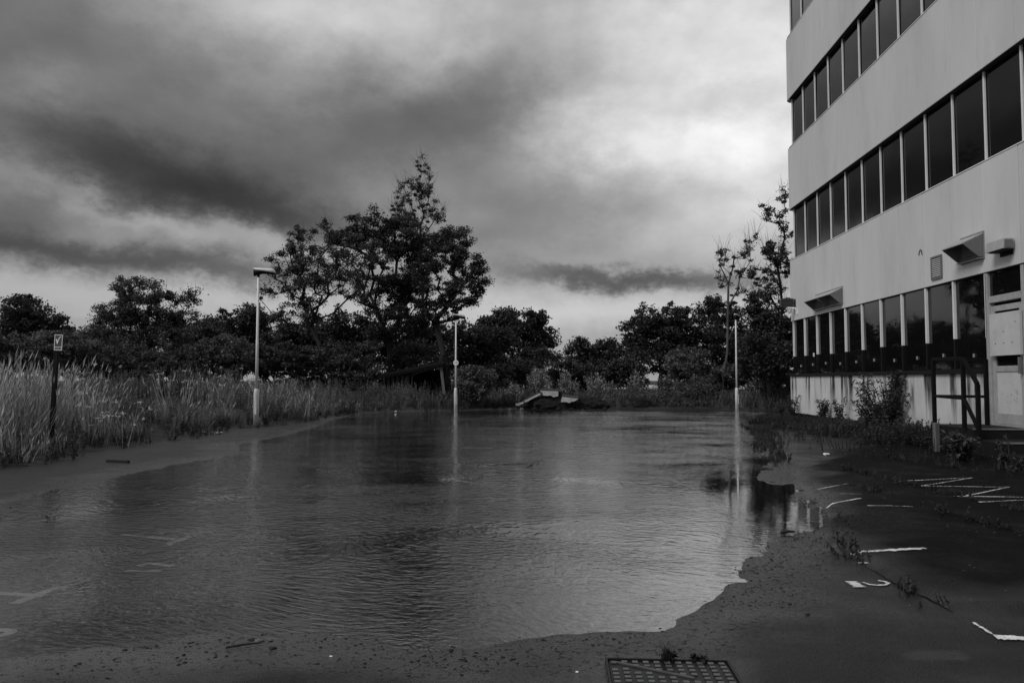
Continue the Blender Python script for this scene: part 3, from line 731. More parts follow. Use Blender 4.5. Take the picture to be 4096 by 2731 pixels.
# ------------------------------------------------------------------ lamp posts
def lamp_post(label, x, y, hgt, yaw, dirt_seed, lean=0.0):
    zb_ = hz(x, y)
    t = thing('lamp_post', label, 'lamp post', (x, y, zb_ - 0.05), yaw, 'car park lamp posts')
    t.rotation_euler = (0, lean, yaw)
    def P(name, mb, mat, par=None, smooth=True): return link(name, mb.mesh(name, mat, smooth=smooth), par or t)
    P('base_sleeve', MB().tube([(0, 0, 0), (0, 0, 0.92), (0, 0, 1.02), (0, 0, 1.05)], [0.075, 0.072, 0.062, 0.042], 16), M['pole'])
    P('access_door', MB().box((-0.03, -0.082, 0.35), (0.03, -0.068, 0.75)), M['pole'], smooth=False)
    P('pole', MB().tube([(0, 0, 1.0), (0, 0, 2.4), (0, 0, 2.42), (0, 0, hgt - 0.2)], [0.042, 0.040, 0.036, 0.033], 14), M['pole'])
    # head: lofted half-ovals along +x, pale canopy over a dark tray
    L = 0.60; zc = hgt
    def ring(s, up):
        w = 0.115 * math.sin(min(1, 0.25 + s * 1.6) * math.pi / 2) * (1 if s < 0.8 else math.sqrt(max(0.05, 1 - ((s - 0.8) / 0.22) ** 2)))
        zseam = zc - 0.045 - 0.10 * s
        r = []
        if up:
            ht = (0.05 + 0.085 * s) * (1 if s < 0.8 else math.sqrt(max(0.04, 1 - ((s - 0.8) / 0.21) ** 2)))
            for a in np.linspace(0, math.pi, 10): r.append((-0.13 + L * s, w * math.cos(a), zseam + ht * math.sin(a) ** 0.75))
        else:
            dep = 0.19 - 0.125 * min(1, s / 0.45) if s < 0.45 else 0.065 - 0.025 * (s - 0.45)
            for a in np.linspace(math.pi, 2 * math.pi, 10): r.append((-0.13 + L * s, w * math.cos(a), zseam - 0.002 + dep * math.sin(a)))
        return r
    ss = [0.0, 0.05, 0.12, 0.25, 0.4, 0.55, 0.7, 0.8, 0.9, 0.97, 1.0]
    hd = P('lamp_head', MB().loft([ring(s, False) for s in ss]), M['lamp_body'])
    P('canopy', MB().loft([ring(s, True) for s in ss]), M['lamp_top'], hd)
    P('spigot', MB().tube([(0, 0, hgt - 0.26), (0, 0, hgt - 0.13)], 0.038, 12), M['lamp_body'], hd)
    return t


l1 = yp(1027, 1500, 20.9); l2 = yp(1823, 1500, 32.6); l3 = yp(2946, 1500, 34.3)
lamp_post('white street lamp standing in tall grass on the left bank', l1[0], l1[1], 4.42, 0.06, 1, 0.0)
lp2 = lamp_post('white street lamp carrying a round number 10 sign', l2[0], l2[1], 4.20, 0.75, 2)
lamp_post('plain white street lamp at the far water edge near the building', l3[0], l3[1], 4.30, 1.1, 3)


def text_mesh(body, size, mat, name):
    cu = bpy.data.curves.new(name, 'FONT'); cu.body = body; cu.size = size; cu.align_x = 'CENTER'; cu.align_y = 'CENTER'; cu.extrude = 0.001
    ob = bpy.data.objects.new(name, cu); me_ = bpy.data.meshes.new_from_object(ob); me_.name = name
    bpy.data.objects.remove(ob); bpy.data.curves.remove(cu); me_.materials.clear(); me_.materials.append(mat)
    return me_


sgz = yp(1823, 1450.5, 32.5)
sg = thing('speed_sign', 'small round white speed sign reading 10 strapped to a lamp post', 'sign', (sgz[0], l2[1] - 0.05, sgz[2]))
ringp = lambda r, y: [(r * math.cos(a), y, r * math.sin(a)) for a in np.linspace(0, 2 * math.pi, 28, endpoint=False)]
link('sign_plate', MB().prism(ringp(0.112, -0.012), (0, 0.010, 0)).mesh('sign_plate', M['white']), sg)
link('rim', MB().prism(ringp(0.120, -0.001), (0, 0.008, 0)).mesh('rim', M['hood']), sg)
link('lettering', text_mesh('10', 0.15, M['black'], 'lettering'), sg, (0, -0.014, -0.002), (math.pi / 2, 0, 0))
link('strap', MB().box((-0.045, 0.008, -0.02), (0.045, 0.095, 0.02)).mesh('strap', M['hood']), sg)

# assembly point sign on a leaning black post
Ys = 13.4
pt = yp(219, 1404, Ys); pbm = yp(207, 1640, Ys); gnd = hz(pbm[0], Ys)
asg = thing('assembly_sign', 'rectangular sign with white tick on a leaning black post', 'sign', (pbm[0], Ys, gnd))
tilt = math.atan2(pt[0] - pbm[0], pt[2] - pbm[2]) + 0.01
asg.rotation_euler = (0, tilt, 0)
topz = yp(228, 1338, Ys)[2] - gnd
link('post', MB().box((-0.035, -0.02, -0.3), (0.035, 0.04, topz - 0.28)).mesh('post', M['black'], bevel=0.004), asg)
sw_, sh_ = 0.15, 0.285; sx = 0.05
pl = link('sign_plate', MB().box((sx - sw_ / 2, -0.030, topz - sh_), (sx + sw_ / 2, -0.022, topz)).mesh('sign_plate', M['sign_green']), asg)
fb = MB()
for lo, hi in (((-sw_ / 2, -sh_), (-sw_ / 2 + 0.01, 0)), ((sw_ / 2 - 0.01, -sh_), (sw_ / 2, 0)), ((-sw_ / 2 + 0.0101, -0.011), (sw_ / 2 - 0.0101, 0)), ((-sw_ / 2 + 0.0101, -sh_), (sw_ / 2 - 0.0101, -sh_ + 0.011)), ((-sw_ / 2 + 0.0101, -sh_ + 0.058), (sw_ / 2 - 0.0101, -sh_ + 0.067))):
    fb.box((sx + lo[0], -0.0335, topz + lo[1]), (sx + hi[0], -0.0305, topz + hi[1]))
link('border', fb.mesh('border', M['white']), pl)
tk = [(-0.055, -0.088), (-0.036, -0.078), (-0.022, -0.118), (0.004, -0.066), (0.024, -0.040), (0.052, -0.026), (0.050, -0.038), (0.022, -0.066), (0.004, -0.108), (-0.012, -0.168), (-0.026, -0.168), (-0.042, -0.115)]
link('tick', MB().prism([(sx + a * 0.95, -0.0345, topz + b_) for a, b_ in tk], (0, 0.004, 0)).mesh('tick', M['white']), pl)
link('lettering', text_mesh('Assembly Point', 0.0195, M['white'], 'lettering'), pl, (sx, -0.032, topz - sh_ + 0.034), (math.pi / 2, 0, 0))


# ------------------------------------------------------------------ painted markings on the asphalt
def paint_mat():
    m = bpy.data.materials.new('worn_road_paint'); m.use_nodes = True; T = NT(m.node_tree); p = T.n['Principled BSDF']; out = T.n['Material Output']
    g = T.new('ShaderNodeNewGeometry').outputs['Position']
    n = T.noise(g, 45.0, 5, 0.75); n2 = T.noise(g, 3.0, 4, 0.6)
    edge = T.new('ShaderNodeAttribute', attribute_name='tone').outputs['Fac']
    keep = T.map(T.m('ADD', T.m('ADD', n, T.m('MULTIPLY', n2, 0.5)), T.m('MULTIPLY', edge, 0.22)), 0.84, 0.94, 0.0, 1.0, True)
    T.l.new(T.grey(T.m('MULTIPLY', 0.68, T.map(n2, 0.3, 0.7, 0.7, 1.25))), p.inputs['Base Color']); p.inputs['Roughness'].default_value = 0.6
    tr = T.new('ShaderNodeBsdfTransparent'); mx = T.new('ShaderNodeMixShader'); T.put(mx.inputs[0], keep)
    T.l.new(tr.outputs[0], mx.inputs[1]); T.l.new(p.outputs[0], mx.inputs[2]); T.l.new(mx.outputs[0], out.inputs[0])
    return m


PAINT = paint_mat()


def ribbon(name, px, width, z=0.0, sound=0.0):
    pts = [gp(x, y, z)[:2] for x, y in px]; dense = [pts[0]]
    for a, b_ in zip(pts[:-1], pts[1:]):
        n = max(1, int(np.linalg.norm(b_ - a) / 0.06)); dense += [a + (b_ - a) * (i + 1) / n for i in range(n)]
    P = np.array(dense); Tn = np.gradient(P, axis=0); Tn /= np.linalg.norm(Tn, axis=1)[:, None] + 1e-9
    N = np.column_stack([-Tn[:, 1], Tn[:, 0]]); cols = [P + N * width * s for s in (-0.5, -0.17, 0.17, 0.5)]
    n = len(P); A = np.concatenate(cols); V = np.column_stack([A, height(A) + 0.004 + 0.003])
    f = []
    for c in range(3):
        for i in range(n - 1): f.append((c * n + i, c * n + i + 1, (c + 1) * n + i + 1, (c + 1) * n + i))
    return link(name, fast_mesh(name, V, np.array(f), PAINT, np.repeat([0.0 + sound, 1.0 + sound, 1.0 + sound, 0.0 + sound], n)), ground)


z6 = lambda x, y: (2900 + x * 0.7213, 1600 + y * 0.7213)
z7 = lambda x, y: (x * 0.5952, 1900 + y * 0.5952)
for pts, w in (([(965, 460), (1375, 447)], 0.06), ([(1375, 447), (1090, 488)], 0.05), ([(1090, 488), (1580, 500)], 0.07), ([(1580, 500), (1340, 545)], 0.06), ([(1270, 548), (1760, 560)], 0.06),
               ([(1410, 582), (1760, 570)], 0.07), ([(510, 500), (680, 470)], 0.06), ([(565, 585), (750, 552)], 0.07), ([(785, 591), (1040, 601)], 0.06), ([(640, 525), (760, 528)], 0.05),
               ([(710, 856), (1115, 838)], 0.10), ([(735, 891), (795, 893)], 0.06), ([(1500, 1304), (1760, 1320)], 0.10)):
    ribbon('bay_line', [z6(*p) for p in pts], w * (0.85 if w > 0.09 else 0.68), 0.03, 0.0 if w > 0.09 else -0.12)
ribbon('bay_line', [z6(*p) for p in ((1375, 1222), (1480, 1288))], 0.03, 0.03, -0.45)
ribbon('bay_number', [z6(*p) for p in ((702, 1010), (748, 1044))], 0.085, 0.01, 0.3)
ribbon('bay_number', [z6(*p) for p in ((765, 1016), (800, 1029), (850, 1034), (893, 1031), (908, 1023), (885, 1012), (850, 1007))], 0.032, 0.01, 0.3)
CRACK = material('soil_filled_crack', 0.006, 0.9, 0.05, 0.4, 20, coord='World')
for pts in (((560, 832), (640, 862), (780, 912), (880, 975), (1000, 1045), (1110, 1095), (1230, 1172)), ((660, 392), (870, 445), (1080, 492), (1330, 562), (1500, 600), (1720, 655)), ((1130, 612), (1370, 682), (1500, 720), (1720, 785))):
    P_ = np.array([gp(*z6(*p), 0.02)[:2] for p in pts]); t_ = np.linspace(0, 1, len(P_)); tt_ = np.linspace(0, 1, 90)
    Q = np.column_stack([np.interp(tt_, t_, P_[:, 0]), np.interp(tt_, t_, P_[:, 1])]); Q += np.column_stack([vnoise(Q, 3.0, 81), vnoise(Q, 3.0, 82)]) * 0.08
    Tn = np.gradient(Q, axis=0); Tn /= np.linalg.norm(Tn, axis=1)[:, None]; N_ = np.column_stack([-Tn[:, 1], Tn[:, 0]]); wd = (0.002 + 0.026 * np.clip(vnoise(Q, 2.5, 83) + 0.25, 0, 1))[:, None]
    A = np.concatenate([Q - N_ * wd, Q, Q + N_ * wd]); V = np.column_stack([A, height(A) + 0.006]); V[90:180, 2] += 0.002
    link('crack', fast_mesh('crack', V, np.array([(c * 90 + i, c * 90 + i + 1, (c + 1) * 90 + i + 1, (c + 1) * 90 + i) for c in range(2) for i in range(89)]), CRACK), ground)
for pts, w in (([(-150, 770), (300, 797)], 0.085), ([(810, 388), (1180, 401)], 0.07), ([(850, 598), (1085, 606)], 0.06), ([(1440, 173), (1540, 177)], 0.06), ([(2030, 47), (2115, 28)], 0.08)):
    ribbon('bay_line', [z7(*p) for p in pts], w, -0.04, 0.8)
for pts, w in (([(100, 862), (250, 787), (370, 737), (450, 728)], 0.075), ([(1120, 435), (1275, 380)], 0.07), ([(925, 562), (1005, 545), (1160, 568)], 0.06), ([(-80, 1062), (10, 1068), (70, 1075), (75, 1088), (30, 1108), (-60, 1135)], 0.06)):
    ribbon('bay_number', [z7(*p) for p in pts], w, -0.04, 0.8)
ribbon('bay_line', [(1200 + x * 0.638, 1500 + y * 0.638) for x, y in ((1010, 447), (1210, 450))], 0.25, -0.08, 0.8)

# ------------------------------------------------------------------ manhole cover
mh = thing('manhole_cover', 'square cast iron manhole cover with raised studs in the foreground', 'manhole', (0.50, 3.38, hz(0.5, 3.38)))
MZ = mh.location.z
mx0, mx1, my1 = 0.232, 0.772, 3.63; my0 = my1 - 0.54
fr_ = MB()
for lo, hi in (((mx0 - 0.011, my0 - 0.011), (mx0 - 0.001, my1 + 0.011)), ((mx1 + 0.001, my0 - 0.011), (mx1 + 0.011, my1 + 0.011)), ((mx0 - 0.0005, my1 + 0.001), (mx1 + 0.0005, my1 + 0.011)), ((mx0 - 0.0005, my0 - 0.011), (mx1 + 0.0005, my0 - 0.001))):
    fr_.box((lo[0], lo[1], MZ - 0.03), (hi[0], hi[1], MZ + 0.014))
part('frame', fr_, M['iron'], mh)
part('lid', MB().box((mx0 + 0.004, my0 + 0.004, MZ - 0.03), (mx1 - 0.004, my1 - 0.004, MZ + 0.004)), M['iron'], mh)
sm = MB().box((-0.0135, -0.0125, 0), (0.0135, 0.0115, 0.006)).mesh('stud', M['stud'], bevel=0.002)
for i in range(11):
    for j in range(12):
        x = mx0 + 0.026 + i * 0.0488; y = my1 - 0.022 - j * 0.0445 - 0.010 * (i == 0)
        s = (i + j * 1.0)
        if abs(j - i * 0.5 - 0.6) < 0.55 and i < 8: continue          # the diagonal web between two stud fields
        link('stud', sm, mh, (x - mh.location.x, y - mh.location.y, MZ + 0.0045 - mh.location.z))
part('web', MB().bar((mx0 + 0.04, my1 - 0.03, MZ + 0.007), (mx0 + 0.36, my1 - 0.20, MZ + 0.007), 0.008), M['stud'], mh)


# ------------------------------------------------------------------ vegetation builders
def unit(v): return v / (np.linalg.norm(v, axis=-1, keepdims=True) + 1e-9)


def leaf_quads(cen, size, rng, up=0.5, aspect=0.6, along=None, droop=0.0):
    """rhombic leaves at cen (n,3); size (n,); returns verts, faces"""
    n = len(cen)
    nrm = unit(rng.normal(size=(n, 3)) + np.array([0, 0, up * 1.6]))
    a = rng.normal(size=(n, 3)) if along is None else along + rng.normal(size=(n, 3)) * 0.35
    a = a - np.array([0, 0, droop])
    a = unit(a - nrm * np.sum(a * nrm, 1, keepdims=True)); b = np.cross(nrm, a)
    s = size[:, None]; fold = nrm * s * 0.12
    V = np.stack([cen - a * s * 0.5, cen + b * s * aspect * 0.5 + fold - a * s * 0.05, cen + a * s * 0.5, cen - b * s * aspect * 0.5 + fold - a * s * 0.05], 1).reshape(-1, 3)
    Fq = np.arange(4 * n).reshape(n, 4)
    return V, Fq


def grow(base, targets, trunk_top, rng, jit=0.25, trunk_nodes=6, lean=(0, 0)):
    """branch graph: every target joins the nearest reachable limb; returns nodes, parent index"""
    base = np.array(base, float); tt = np.array(trunk_top, float)
    nodes = []; par = []; plen = []
    for i in range(trunk_nodes):
        t = i / (trunk_nodes - 1); p = base + (tt - base) * t + np.array([rng.normal(0, 0.05), rng.normal(0, 0.05), 0]) * (0 < i)
        nodes.append(p); par.append(i - 1); plen.append(0 if i == 0 else plen[-1] + np.linalg.norm(p - nodes[-2]))
    ends = []
    order = np.argsort(np.linalg.norm(targets - tt, axis=1))
    start = max(1, trunk_nodes // 2)
    for q in targets[order]:
        N = np.array(nodes); d = np.linalg.norm(N - q, axis=1)
        cost = d + 0.38 * np.array(plen) + np.where(N[:, 2] > q[2] + 0.2, 1.2 * (N[:, 2] - q[2]), 0); cost[:start] += 50
        k = int(np.argmin(cost)); a = N[k]; L = d[k]
        m = max(1, int(L / 0.7)); prev = k
        for s in range(1, m + 1):
            t = s / m; p = a + (q - a) * t
            p = p + np.array([0, 0, -0.10 * L * math.sin(math.pi * t)]) + (rng.normal(size=3) * jit * 0.25 * (0 if s == m else 1))
            nodes.append(p); par.append(prev); plen.append(plen[prev] + np.linalg.norm(p - nodes[prev])); prev = len(nodes) - 1
        ends.append(prev)
    return np.array(nodes), np.array(par), ends


def branch_mesh(nodes, par, tip=0.012, power=0.46, rmax=0.3, sides=5):
    n = len(nodes); cnt = np.zeros(n); kids = np.bincount(par[1:], minlength=n)
    for i in range(n - 1, 0, -1):
        if kids[i] == 0: cnt[i] = 1
        cnt[par[i]] += cnt[i]
    r = np.minimum(tip * np.maximum(cnt, 1) ** power, rmax)
    idx = np.arange(1, n); A = nodes[par[idx]]; B = nodes[idx]
    ra = np.minimum(r[par[idx]], r[idx] * 1.35); rb = r[idx]
    t = unit(B - A); ref = np.where(np.abs(t[:, 2:3]) > 0.9, np.array([[1.0, 0, 0]]), np.array([[0, 0, 1.0]]))
    u = unit(np.cross(t, ref)); w = np.cross(t, u); V = []
    for k in range(sides):
        an = 2 * math.pi * k / sides; dvec = math.cos(an) * u + math.sin(an) * w
        V.append(A - t * ra[:, None] * 0.3 + dvec * ra[:, None]); V.append(B + t * rb[:, None] * 0.3 + dvec * rb[:, None])
    V = np.stack(V, 1); m = len(idx); Fs = []
    off = np.arange(m)[:, None] * (2 * sides)
    for k in range(sides):
        k2 = (k + 1) % sides; Fs.append(np.concatenate([off + 2 * k, off + 2 * k2, off + 2 * k2 + 1, off + 2 * k + 1], 1))
    return V.reshape(-1, 3), np.concatenate(Fs)


def tree(name, label, base_px, Y, blobs, nclus, per, leaf, clus, mat, seed, trunk_to=0.45, bark='bark', group='trees behind the flood', tip=0.013, up=0.5, hollow=0.0, twigs=0, rmax=0.28, cat='tree', depth=0.8, aspect=0.6, lobes=3, dens=0.88, fine=0.95):
    """blobs: crown ellipsoids in photo px (cx, cy, rx, ry) standing at distance Y; depth from size"""
    rng = np.random.default_rng(seed)
    bx = yp(base_px, 1560, Y)[0]; by = Y; bz = hz(bx, by) - 0.05; k = Y / F_PX
    cen, rad = [], []
    for (cx, cy, rx, ry) in blobs:
        c = yp(cx, cy, Y); cen.append([c[0], by + rng.normal(0, 0.25) * rx * k, c[2]]); rad.append([rx * k, rx * k * depth, ry * k])
    for c_, r_ in list(zip(cen, rad)):                             # smaller lobes on each mass give an uneven outline
        for _ in range(lobes):
            u_ = unit(rng.normal(size=3) + np.array([0, 0, 0.35])); f_ = rng.uniform(0.28, 0.5)
            cen.append(list(np.array(c_) + u_ * np.array(r_) * rng.uniform(0.7, 1.0))); rad.append([f_ * q for q in r_])
        r_[0] *= 0.86; r_[1] *= 0.86; r_[2] *= 0.86
    cen, rad = np.array(cen), np.array(rad); wgt = np.prod(rad, 1) ** 0.72; wgt /= wgt.sum()
    pick = rng.choice(len(cen), nclus, p=wgt)
    dirs = unit(rng.normal(size=(nclus, 3))); rr = (hollow + (1 - hollow) * rng.random(nclus)) ** 0.45
    Tg = cen[pick] + dirs * rr[:, None] * rad[pick]
    Tg[:, 2] = np.maximum(Tg[:, 2], bz + 0.25)
    top = cen[:, 2].max() ; lo = (cen[:, 2] - rad[:, 2]).min()
    tz = bz + (top - bz) * trunk_to; tx = bx + (np.average(cen[:, 0], weights=wgt) - bx) * 0.5
    nodes, par, ends = grow((bx, by, bz), Tg, (tx, by, tz), rng)
    t = thing(name, label, cat, (bx, by, bz), group=group)
    V, Fc = branch_mesh(nodes, par, tip, rmax=rmax)
    sp_ = nodes[np.repeat(ends, 3)]; n3 = len(sp_)                   # fine twigs through every leaf clump
    q = sp_ + unit(rng.normal(size=(n3, 3)) + [0, 0, 0.35]) * clus * rng.uniform(0.5, 1.35, (n3, 1)); w = unit(rng.normal(size=(n3, 3))) * tip * 0.4
    Fc = np.concatenate([Fc, np.arange(4 * n3).reshape(-1, 4) + len(V)]); V = np.concatenate([V, np.stack([sp_ - w, sp_ + w, q + w * 0.3, q - w * 0.3], 1).reshape(-1, 3)])
    if twigs:                                                      # bare shoots sticking out of the crown
        e = nodes[rng.choice(ends, twigs)]; q = e + unit(rng.normal(size=(twigs, 3)) * [0.6, 0.6, 0.4] + [0, 0, 1.0]) * rng.uniform(0.4, 1.1, (twigs, 1))
        w = np.array([0.008, 0, 0]); Vt = np.stack([e - w, e + w, q + w * 0.4, q - w * 0.4], 1).reshape(-1, 3)
        Fc = np.concatenate([Fc, np.arange(4 * twigs).reshape(-1, 4) + len(V)]); V = np.concatenate([V, Vt])
    link('trunk', fast_mesh('trunk', V - np.array([bx, by, bz]), Fc, M[bark], smooth=True), t)
    per = int(per * dens); leaf = leaf * fine
    N = nclus * per
    E_ = nodes[np.repeat(ends, per)]
    cs = np.repeat(clus * 0.86 * rng.uniform(0.5, 1.4, nclus), per)[:, None]
    off = unit(rng.normal(size=(N, 3))) * (rng.random((N, 1)) ** 0.55) * cs * np.where(rng.random((N, 1)) < 0.12, 1.35, 1.0) * np.repeat(rng.uniform(0.6, 1.3, (nclus, 3)), per, 0) * [1.0, 1.0, 0.62] + np.array([0, 0, 0.05])
    Lv, Lf = leaf_quads(E_ + off, leaf * rng.uniform(0.6, 1.4, N), rng, up, aspect)
    ctone = np.repeat(np.clip(rng.normal(0.5, 0.2, nclus), 0, 1), per); tone = np.clip(ctone + rng.normal(0, 0.2, N), 0, 1)
    link('crown', fast_mesh('crown', Lv - np.array([bx, by, bz]), Lf, M[mat], np.repeat(tone, 4)), t)
    return t


# trees, left to right as the photograph shows them
tree('oak_tree', 'dense dark round-topped oak at the left edge of the skyline', 110, 58, [(110, 1280, 130, 90), (60, 1330, 110, 80), (190, 1330, 90, 70), (120, 1420, 150, 80)], 420, 75, 0.22, 0.75, 'leaf', 11, 0.4)
tree('spreading_tree', 'broad feathery domed tree rising over the meadow left of the first lamp', 560, 38, [(570, 1210, 150, 120), (450, 1270, 100, 95), (690, 1260, 100, 100), (560, 1330, 210, 100), (400, 1330, 80, 60), (740, 1370, 90, 90), (560, 1430, 220, 80)], 560, 85, 0.135, 0.42, 'leaf2', 12, 0.3, twigs=60, lobes=1, dens=1.35, fine=0.72)
tree('oak_tree', 'dark oak filling the gap behind the first lamp post', 930, 58, [(930, 1290, 120, 80), (860, 1320, 80, 60), (1020, 1300, 90, 80), (930, 1400, 160, 90)], 330, 75, 0.21, 0.7, 'leaf', 13, 0.4)
tree('open_branched_tree', 'open pale-limbed tree with bare lower branches right of the first lamp', 1370, 37, [(1260, 960, 110, 75), (1160, 1050, 90, 70), (1310, 1060, 130, 90), (1120, 1150, 70, 70), (1250, 1170, 130, 70), (1420, 1000, 90, 80), (1400, 1150, 80, 70), (1180, 1260, 110, 70)], 300, 62, 0.13, 0.40, 'leaf2', 14, 0.16, tip=0.013, hollow=0.35, twigs=60, dens=1.35, fine=0.72)
tree('oak_tree', 'largest dark oak in the middle clump with dense crown', 1560, 41, [(1480, 930, 120, 75), (1600, 960, 130, 90), (1400, 960, 100, 60), (1560, 1080, 170, 100), (1680, 1010, 90, 80), (1520, 1200, 150, 90), (1600, 1310, 150, 90)], 520, 75, 0.15, 0.45, 'leaf', 15, 0.35, tip=0.017, hollow=0.2, dens=1.35, fine=0.72)
tree('poplar_tree', 'tall thin-crowned tree whose spire tops the middle clump', 1700, 46, [(1690, 660, 40, 45), (1700, 740, 55, 55), (1630, 770, 75, 65), (1600, 840, 85, 60), (1720, 830, 60, 80), (1650, 900, 110, 70), (1690, 980, 100, 80)], 210, 42, 0.13, 0.28, 'leaf2', 16, 0.72, tip=0.012, twigs=700, rmax=0.2, dens=1.35, fine=0.72)
tree('oak_tree', 'gnarled oak on the right of the middle clump behind the shed', 1740, 39, [(1820, 960, 95, 65), (1870, 1070, 75, 90), (1780, 1040, 100, 90), (1850, 1180, 90, 70), (1720, 1130, 80, 80), (1760, 1250, 100, 60), (1900, 1150, 50, 60)], 290, 75, 0.14, 0.38, 'leaf', 17, 0.3, tip=0.018, hollow=0.3, dens=1.35, fine=0.72)
tree('oak_tree', 'round oak right of the number 10 lamp', 2080, 56, [(2080, 1310, 120, 80), (2000, 1350, 90, 80), (2160, 1360, 85, 80), (2060, 1430, 180, 80), (1930, 1370, 80, 80)], 460, 75, 0.20, 0.62, 'leaf', 18, 0.35)
tree('small_tree', 'lower dark tree in the skyline dip at centre right', 2340, 66, [(2310, 1400, 60, 50), (2400, 1420, 70, 50), (2350, 1460, 120, 50), (2450, 1400, 40, 40)], 240, 70, 0.22, 0.68, 'leaf', 19, 0.35)
tree('oak_tree', 'broad oak right of the skyline dip', 2640, 56, [(2640, 1270, 110, 80), (2560, 1320, 80, 60), (2720, 1290, 80, 80), (2630, 1370, 140, 80), (2520, 1400, 60, 60), (2680, 1440, 170, 80)], 440, 75, 0.20, 0.60, 'leaf', 20, 0.35, hollow=0.25)
tree('oak_tree', 'dark oak directly behind the thin sapling and the plain lamp', 2850, 58, [(2850, 1250, 80, 70), (2910, 1300, 80, 90), (2850, 1370, 110, 90), (2990, 1400, 90, 100), (2950, 1470, 140, 80)], 380, 75, 0.20, 0.60, 'leaf', 21, 0.35)
tree('sapling', 'thin bare-stemmed sapling with a sparse top left of the plain lamp', 2893, 38, [(2990, 970, 40, 30), (2960, 1020, 60, 40), (2890, 1030, 40, 35), (2930, 1080, 70, 40), (2900, 1130, 50, 40), (3000, 1130, 40, 40), (2950, 1170, 60, 30)], 62, 20, 0.14, 0.22, 'leaf2', 22, 0.72, 'bark_pale', tip=0.014, twigs=160, rmax=0.075, dens=1.4, fine=0.72)
tree('young_tree', 'slim leafy tree pressed against the far building corner', 3150, 36, [(3135, 800, 30, 45), (3090, 860, 45, 40), (3140, 920, 40, 60), (3090, 1020, 60, 60), (3140, 1080, 50, 60), (3040, 1120, 60, 50), (3100, 1190, 80, 60), (3020, 1210, 60, 50)], 150, 44, 0.15, 0.28, 'leaf2', 23, 0.7, tip=0.015, twigs=160, rmax=0.06, hollow=0.2, dens=1.2, fine=0.72)
tree('hedgerow_tree', 'dense low tree filling the corner between the plain lamp and the building', 3080, 35.3, [(3060, 1290, 90, 60), (3130, 1330, 80, 70), (3050, 1400, 110, 80), (3130, 1460, 90, 70), (3020, 1480, 90, 60)], 330, 75, 0.15, 0.45, 'leaf', 24, 0.3)

for i_, (lab_, bx_, Y_, bl_) in enumerate((
        ('low dark tree under the open-branched tree', 1200, 48, [(1200, 1370, 130, 110), (1100, 1410, 90, 90), (1300, 1370, 100, 110)]),
        ('low dark tree left of the collapsed shed', 1420, 49, [(1420, 1350, 120, 120), (1500, 1390, 90, 110), (1340, 1390, 90, 100)]),
        ('low dark tree behind the collapsed shed', 1680, 50, [(1650, 1380, 130, 100), (1760, 1400, 100, 100), (1600, 1440, 100, 80)]),
        ('low dark tree behind the number 10 lamp', 1880, 49, [(1880, 1370, 100, 90), (1960, 1400, 90, 90), (1850, 1450, 120, 80)]),
        ('low dark tree left of the broad domed tree', 300, 50, [(290, 1400, 110, 80), (380, 1410, 90, 80), (200, 1420, 90, 70)]),
        ('low dark tree between the domed tree and first lamp', 850, 46, [(830, 1390, 110, 90), (920, 1410, 90, 80)]))):
    tree('hedgerow_tree', lab_, bx_, Y_, bl_, 240, 70, 0.19, 0.6, 'leaf', 140 + i_, 0.2, group='low trees of the far hedge')
# shrubs along the back of the meadow and the far bank; each one its own plant
shrubs = [  # label, base x, distance, (cx, cy, rx, ry), clusters, material
    ('rounded bramble shrub below the left oak', 60, 30, (60, 1390, 150, 90), 190, 'leaf4'),
    ('grey-green shrub behind the tick sign', 260, 31, (260, 1380, 150, 80), 200, 'leaf4'),
    ('dark shrub under the broad domed tree, left side', 480, 33, (470, 1440, 150, 70), 190, 'leaf2'),
    ('dark shrub under the broad domed tree, right side', 700, 33, (700, 1430, 150, 80), 190, 'leaf2'),
    ('loose leafy shrub just left of the first lamp', 900, 33, (890, 1400, 130, 90), 190, 'leaf4'),
    ('dark shrub right behind the first lamp', 1100, 35, (1090, 1410, 130, 90), 190, 'leaf2'),
    ('shrub at the foot of the open-branched tree', 1280, 36, (1290, 1430, 130, 90), 190, 'leaf2'),
    ('dense shrub left of the collapsed shed', 1450, 37, (1440, 1440, 110, 90), 170, 'leaf2'),
    ('shrub behind the collapsed shed', 1640, 39.5, (1640, 1440, 140, 100), 190, 'leaf'),
    ('pale domed bush just right of the number 10 lamp', 1890, 35, (1890, 1510, 80, 70), 190, 'leaf4'),
    ('dark shrub in front of the round oak', 2060, 46, (2060, 1490, 130, 70), 170, 'leaf'),
    ('dark shrub in the middle of the far hedge', 2300, 50, (2290, 1490, 130, 60), 170, 'leaf'),
    ('dark shrub under the skyline dip', 2480, 48, (2480, 1480, 110, 60), 150, 'leaf'),
    ('leafy shrub with pale tips left of the sapling', 2760, 38, (2760, 1470, 110, 70), 200, 'leaf4'),
    ('shrub at the foot of the plain lamp', 2900, 39, (2900, 1500, 100, 60), 150, 'leaf2'),
    ('dark shrub at the foot of the building corner', 3090, 38, (3090, 1520, 90, 60), 140, 'leaf2'),
]
for i, (lab, bx, Y, (cx, cy, rx, ry), nc, mt) in enumerate(shrubs):
    tree('shrub', lab, bx, Y, [(cx, cy, rx * 0.8, ry * 0.8), (cx - rx * 0.5, cy + ry * 0.3, rx * 0.6, ry * 0.7), (cx + rx * 0.5, cy + ry * 0.35, rx * 0.6, ry * 0.8), (cx, cy + ry * 0.9, rx * 1.05, ry * 0.75)],
         nc, 75, 0.115 if Y < 42 else 0.17, 0.32 if Y < 42 else 0.5, mt, 40 + i, 0.15, tip=0.009, group='shrubs along the far bank', rmax=0.08, cat='shrub', twigs=25)


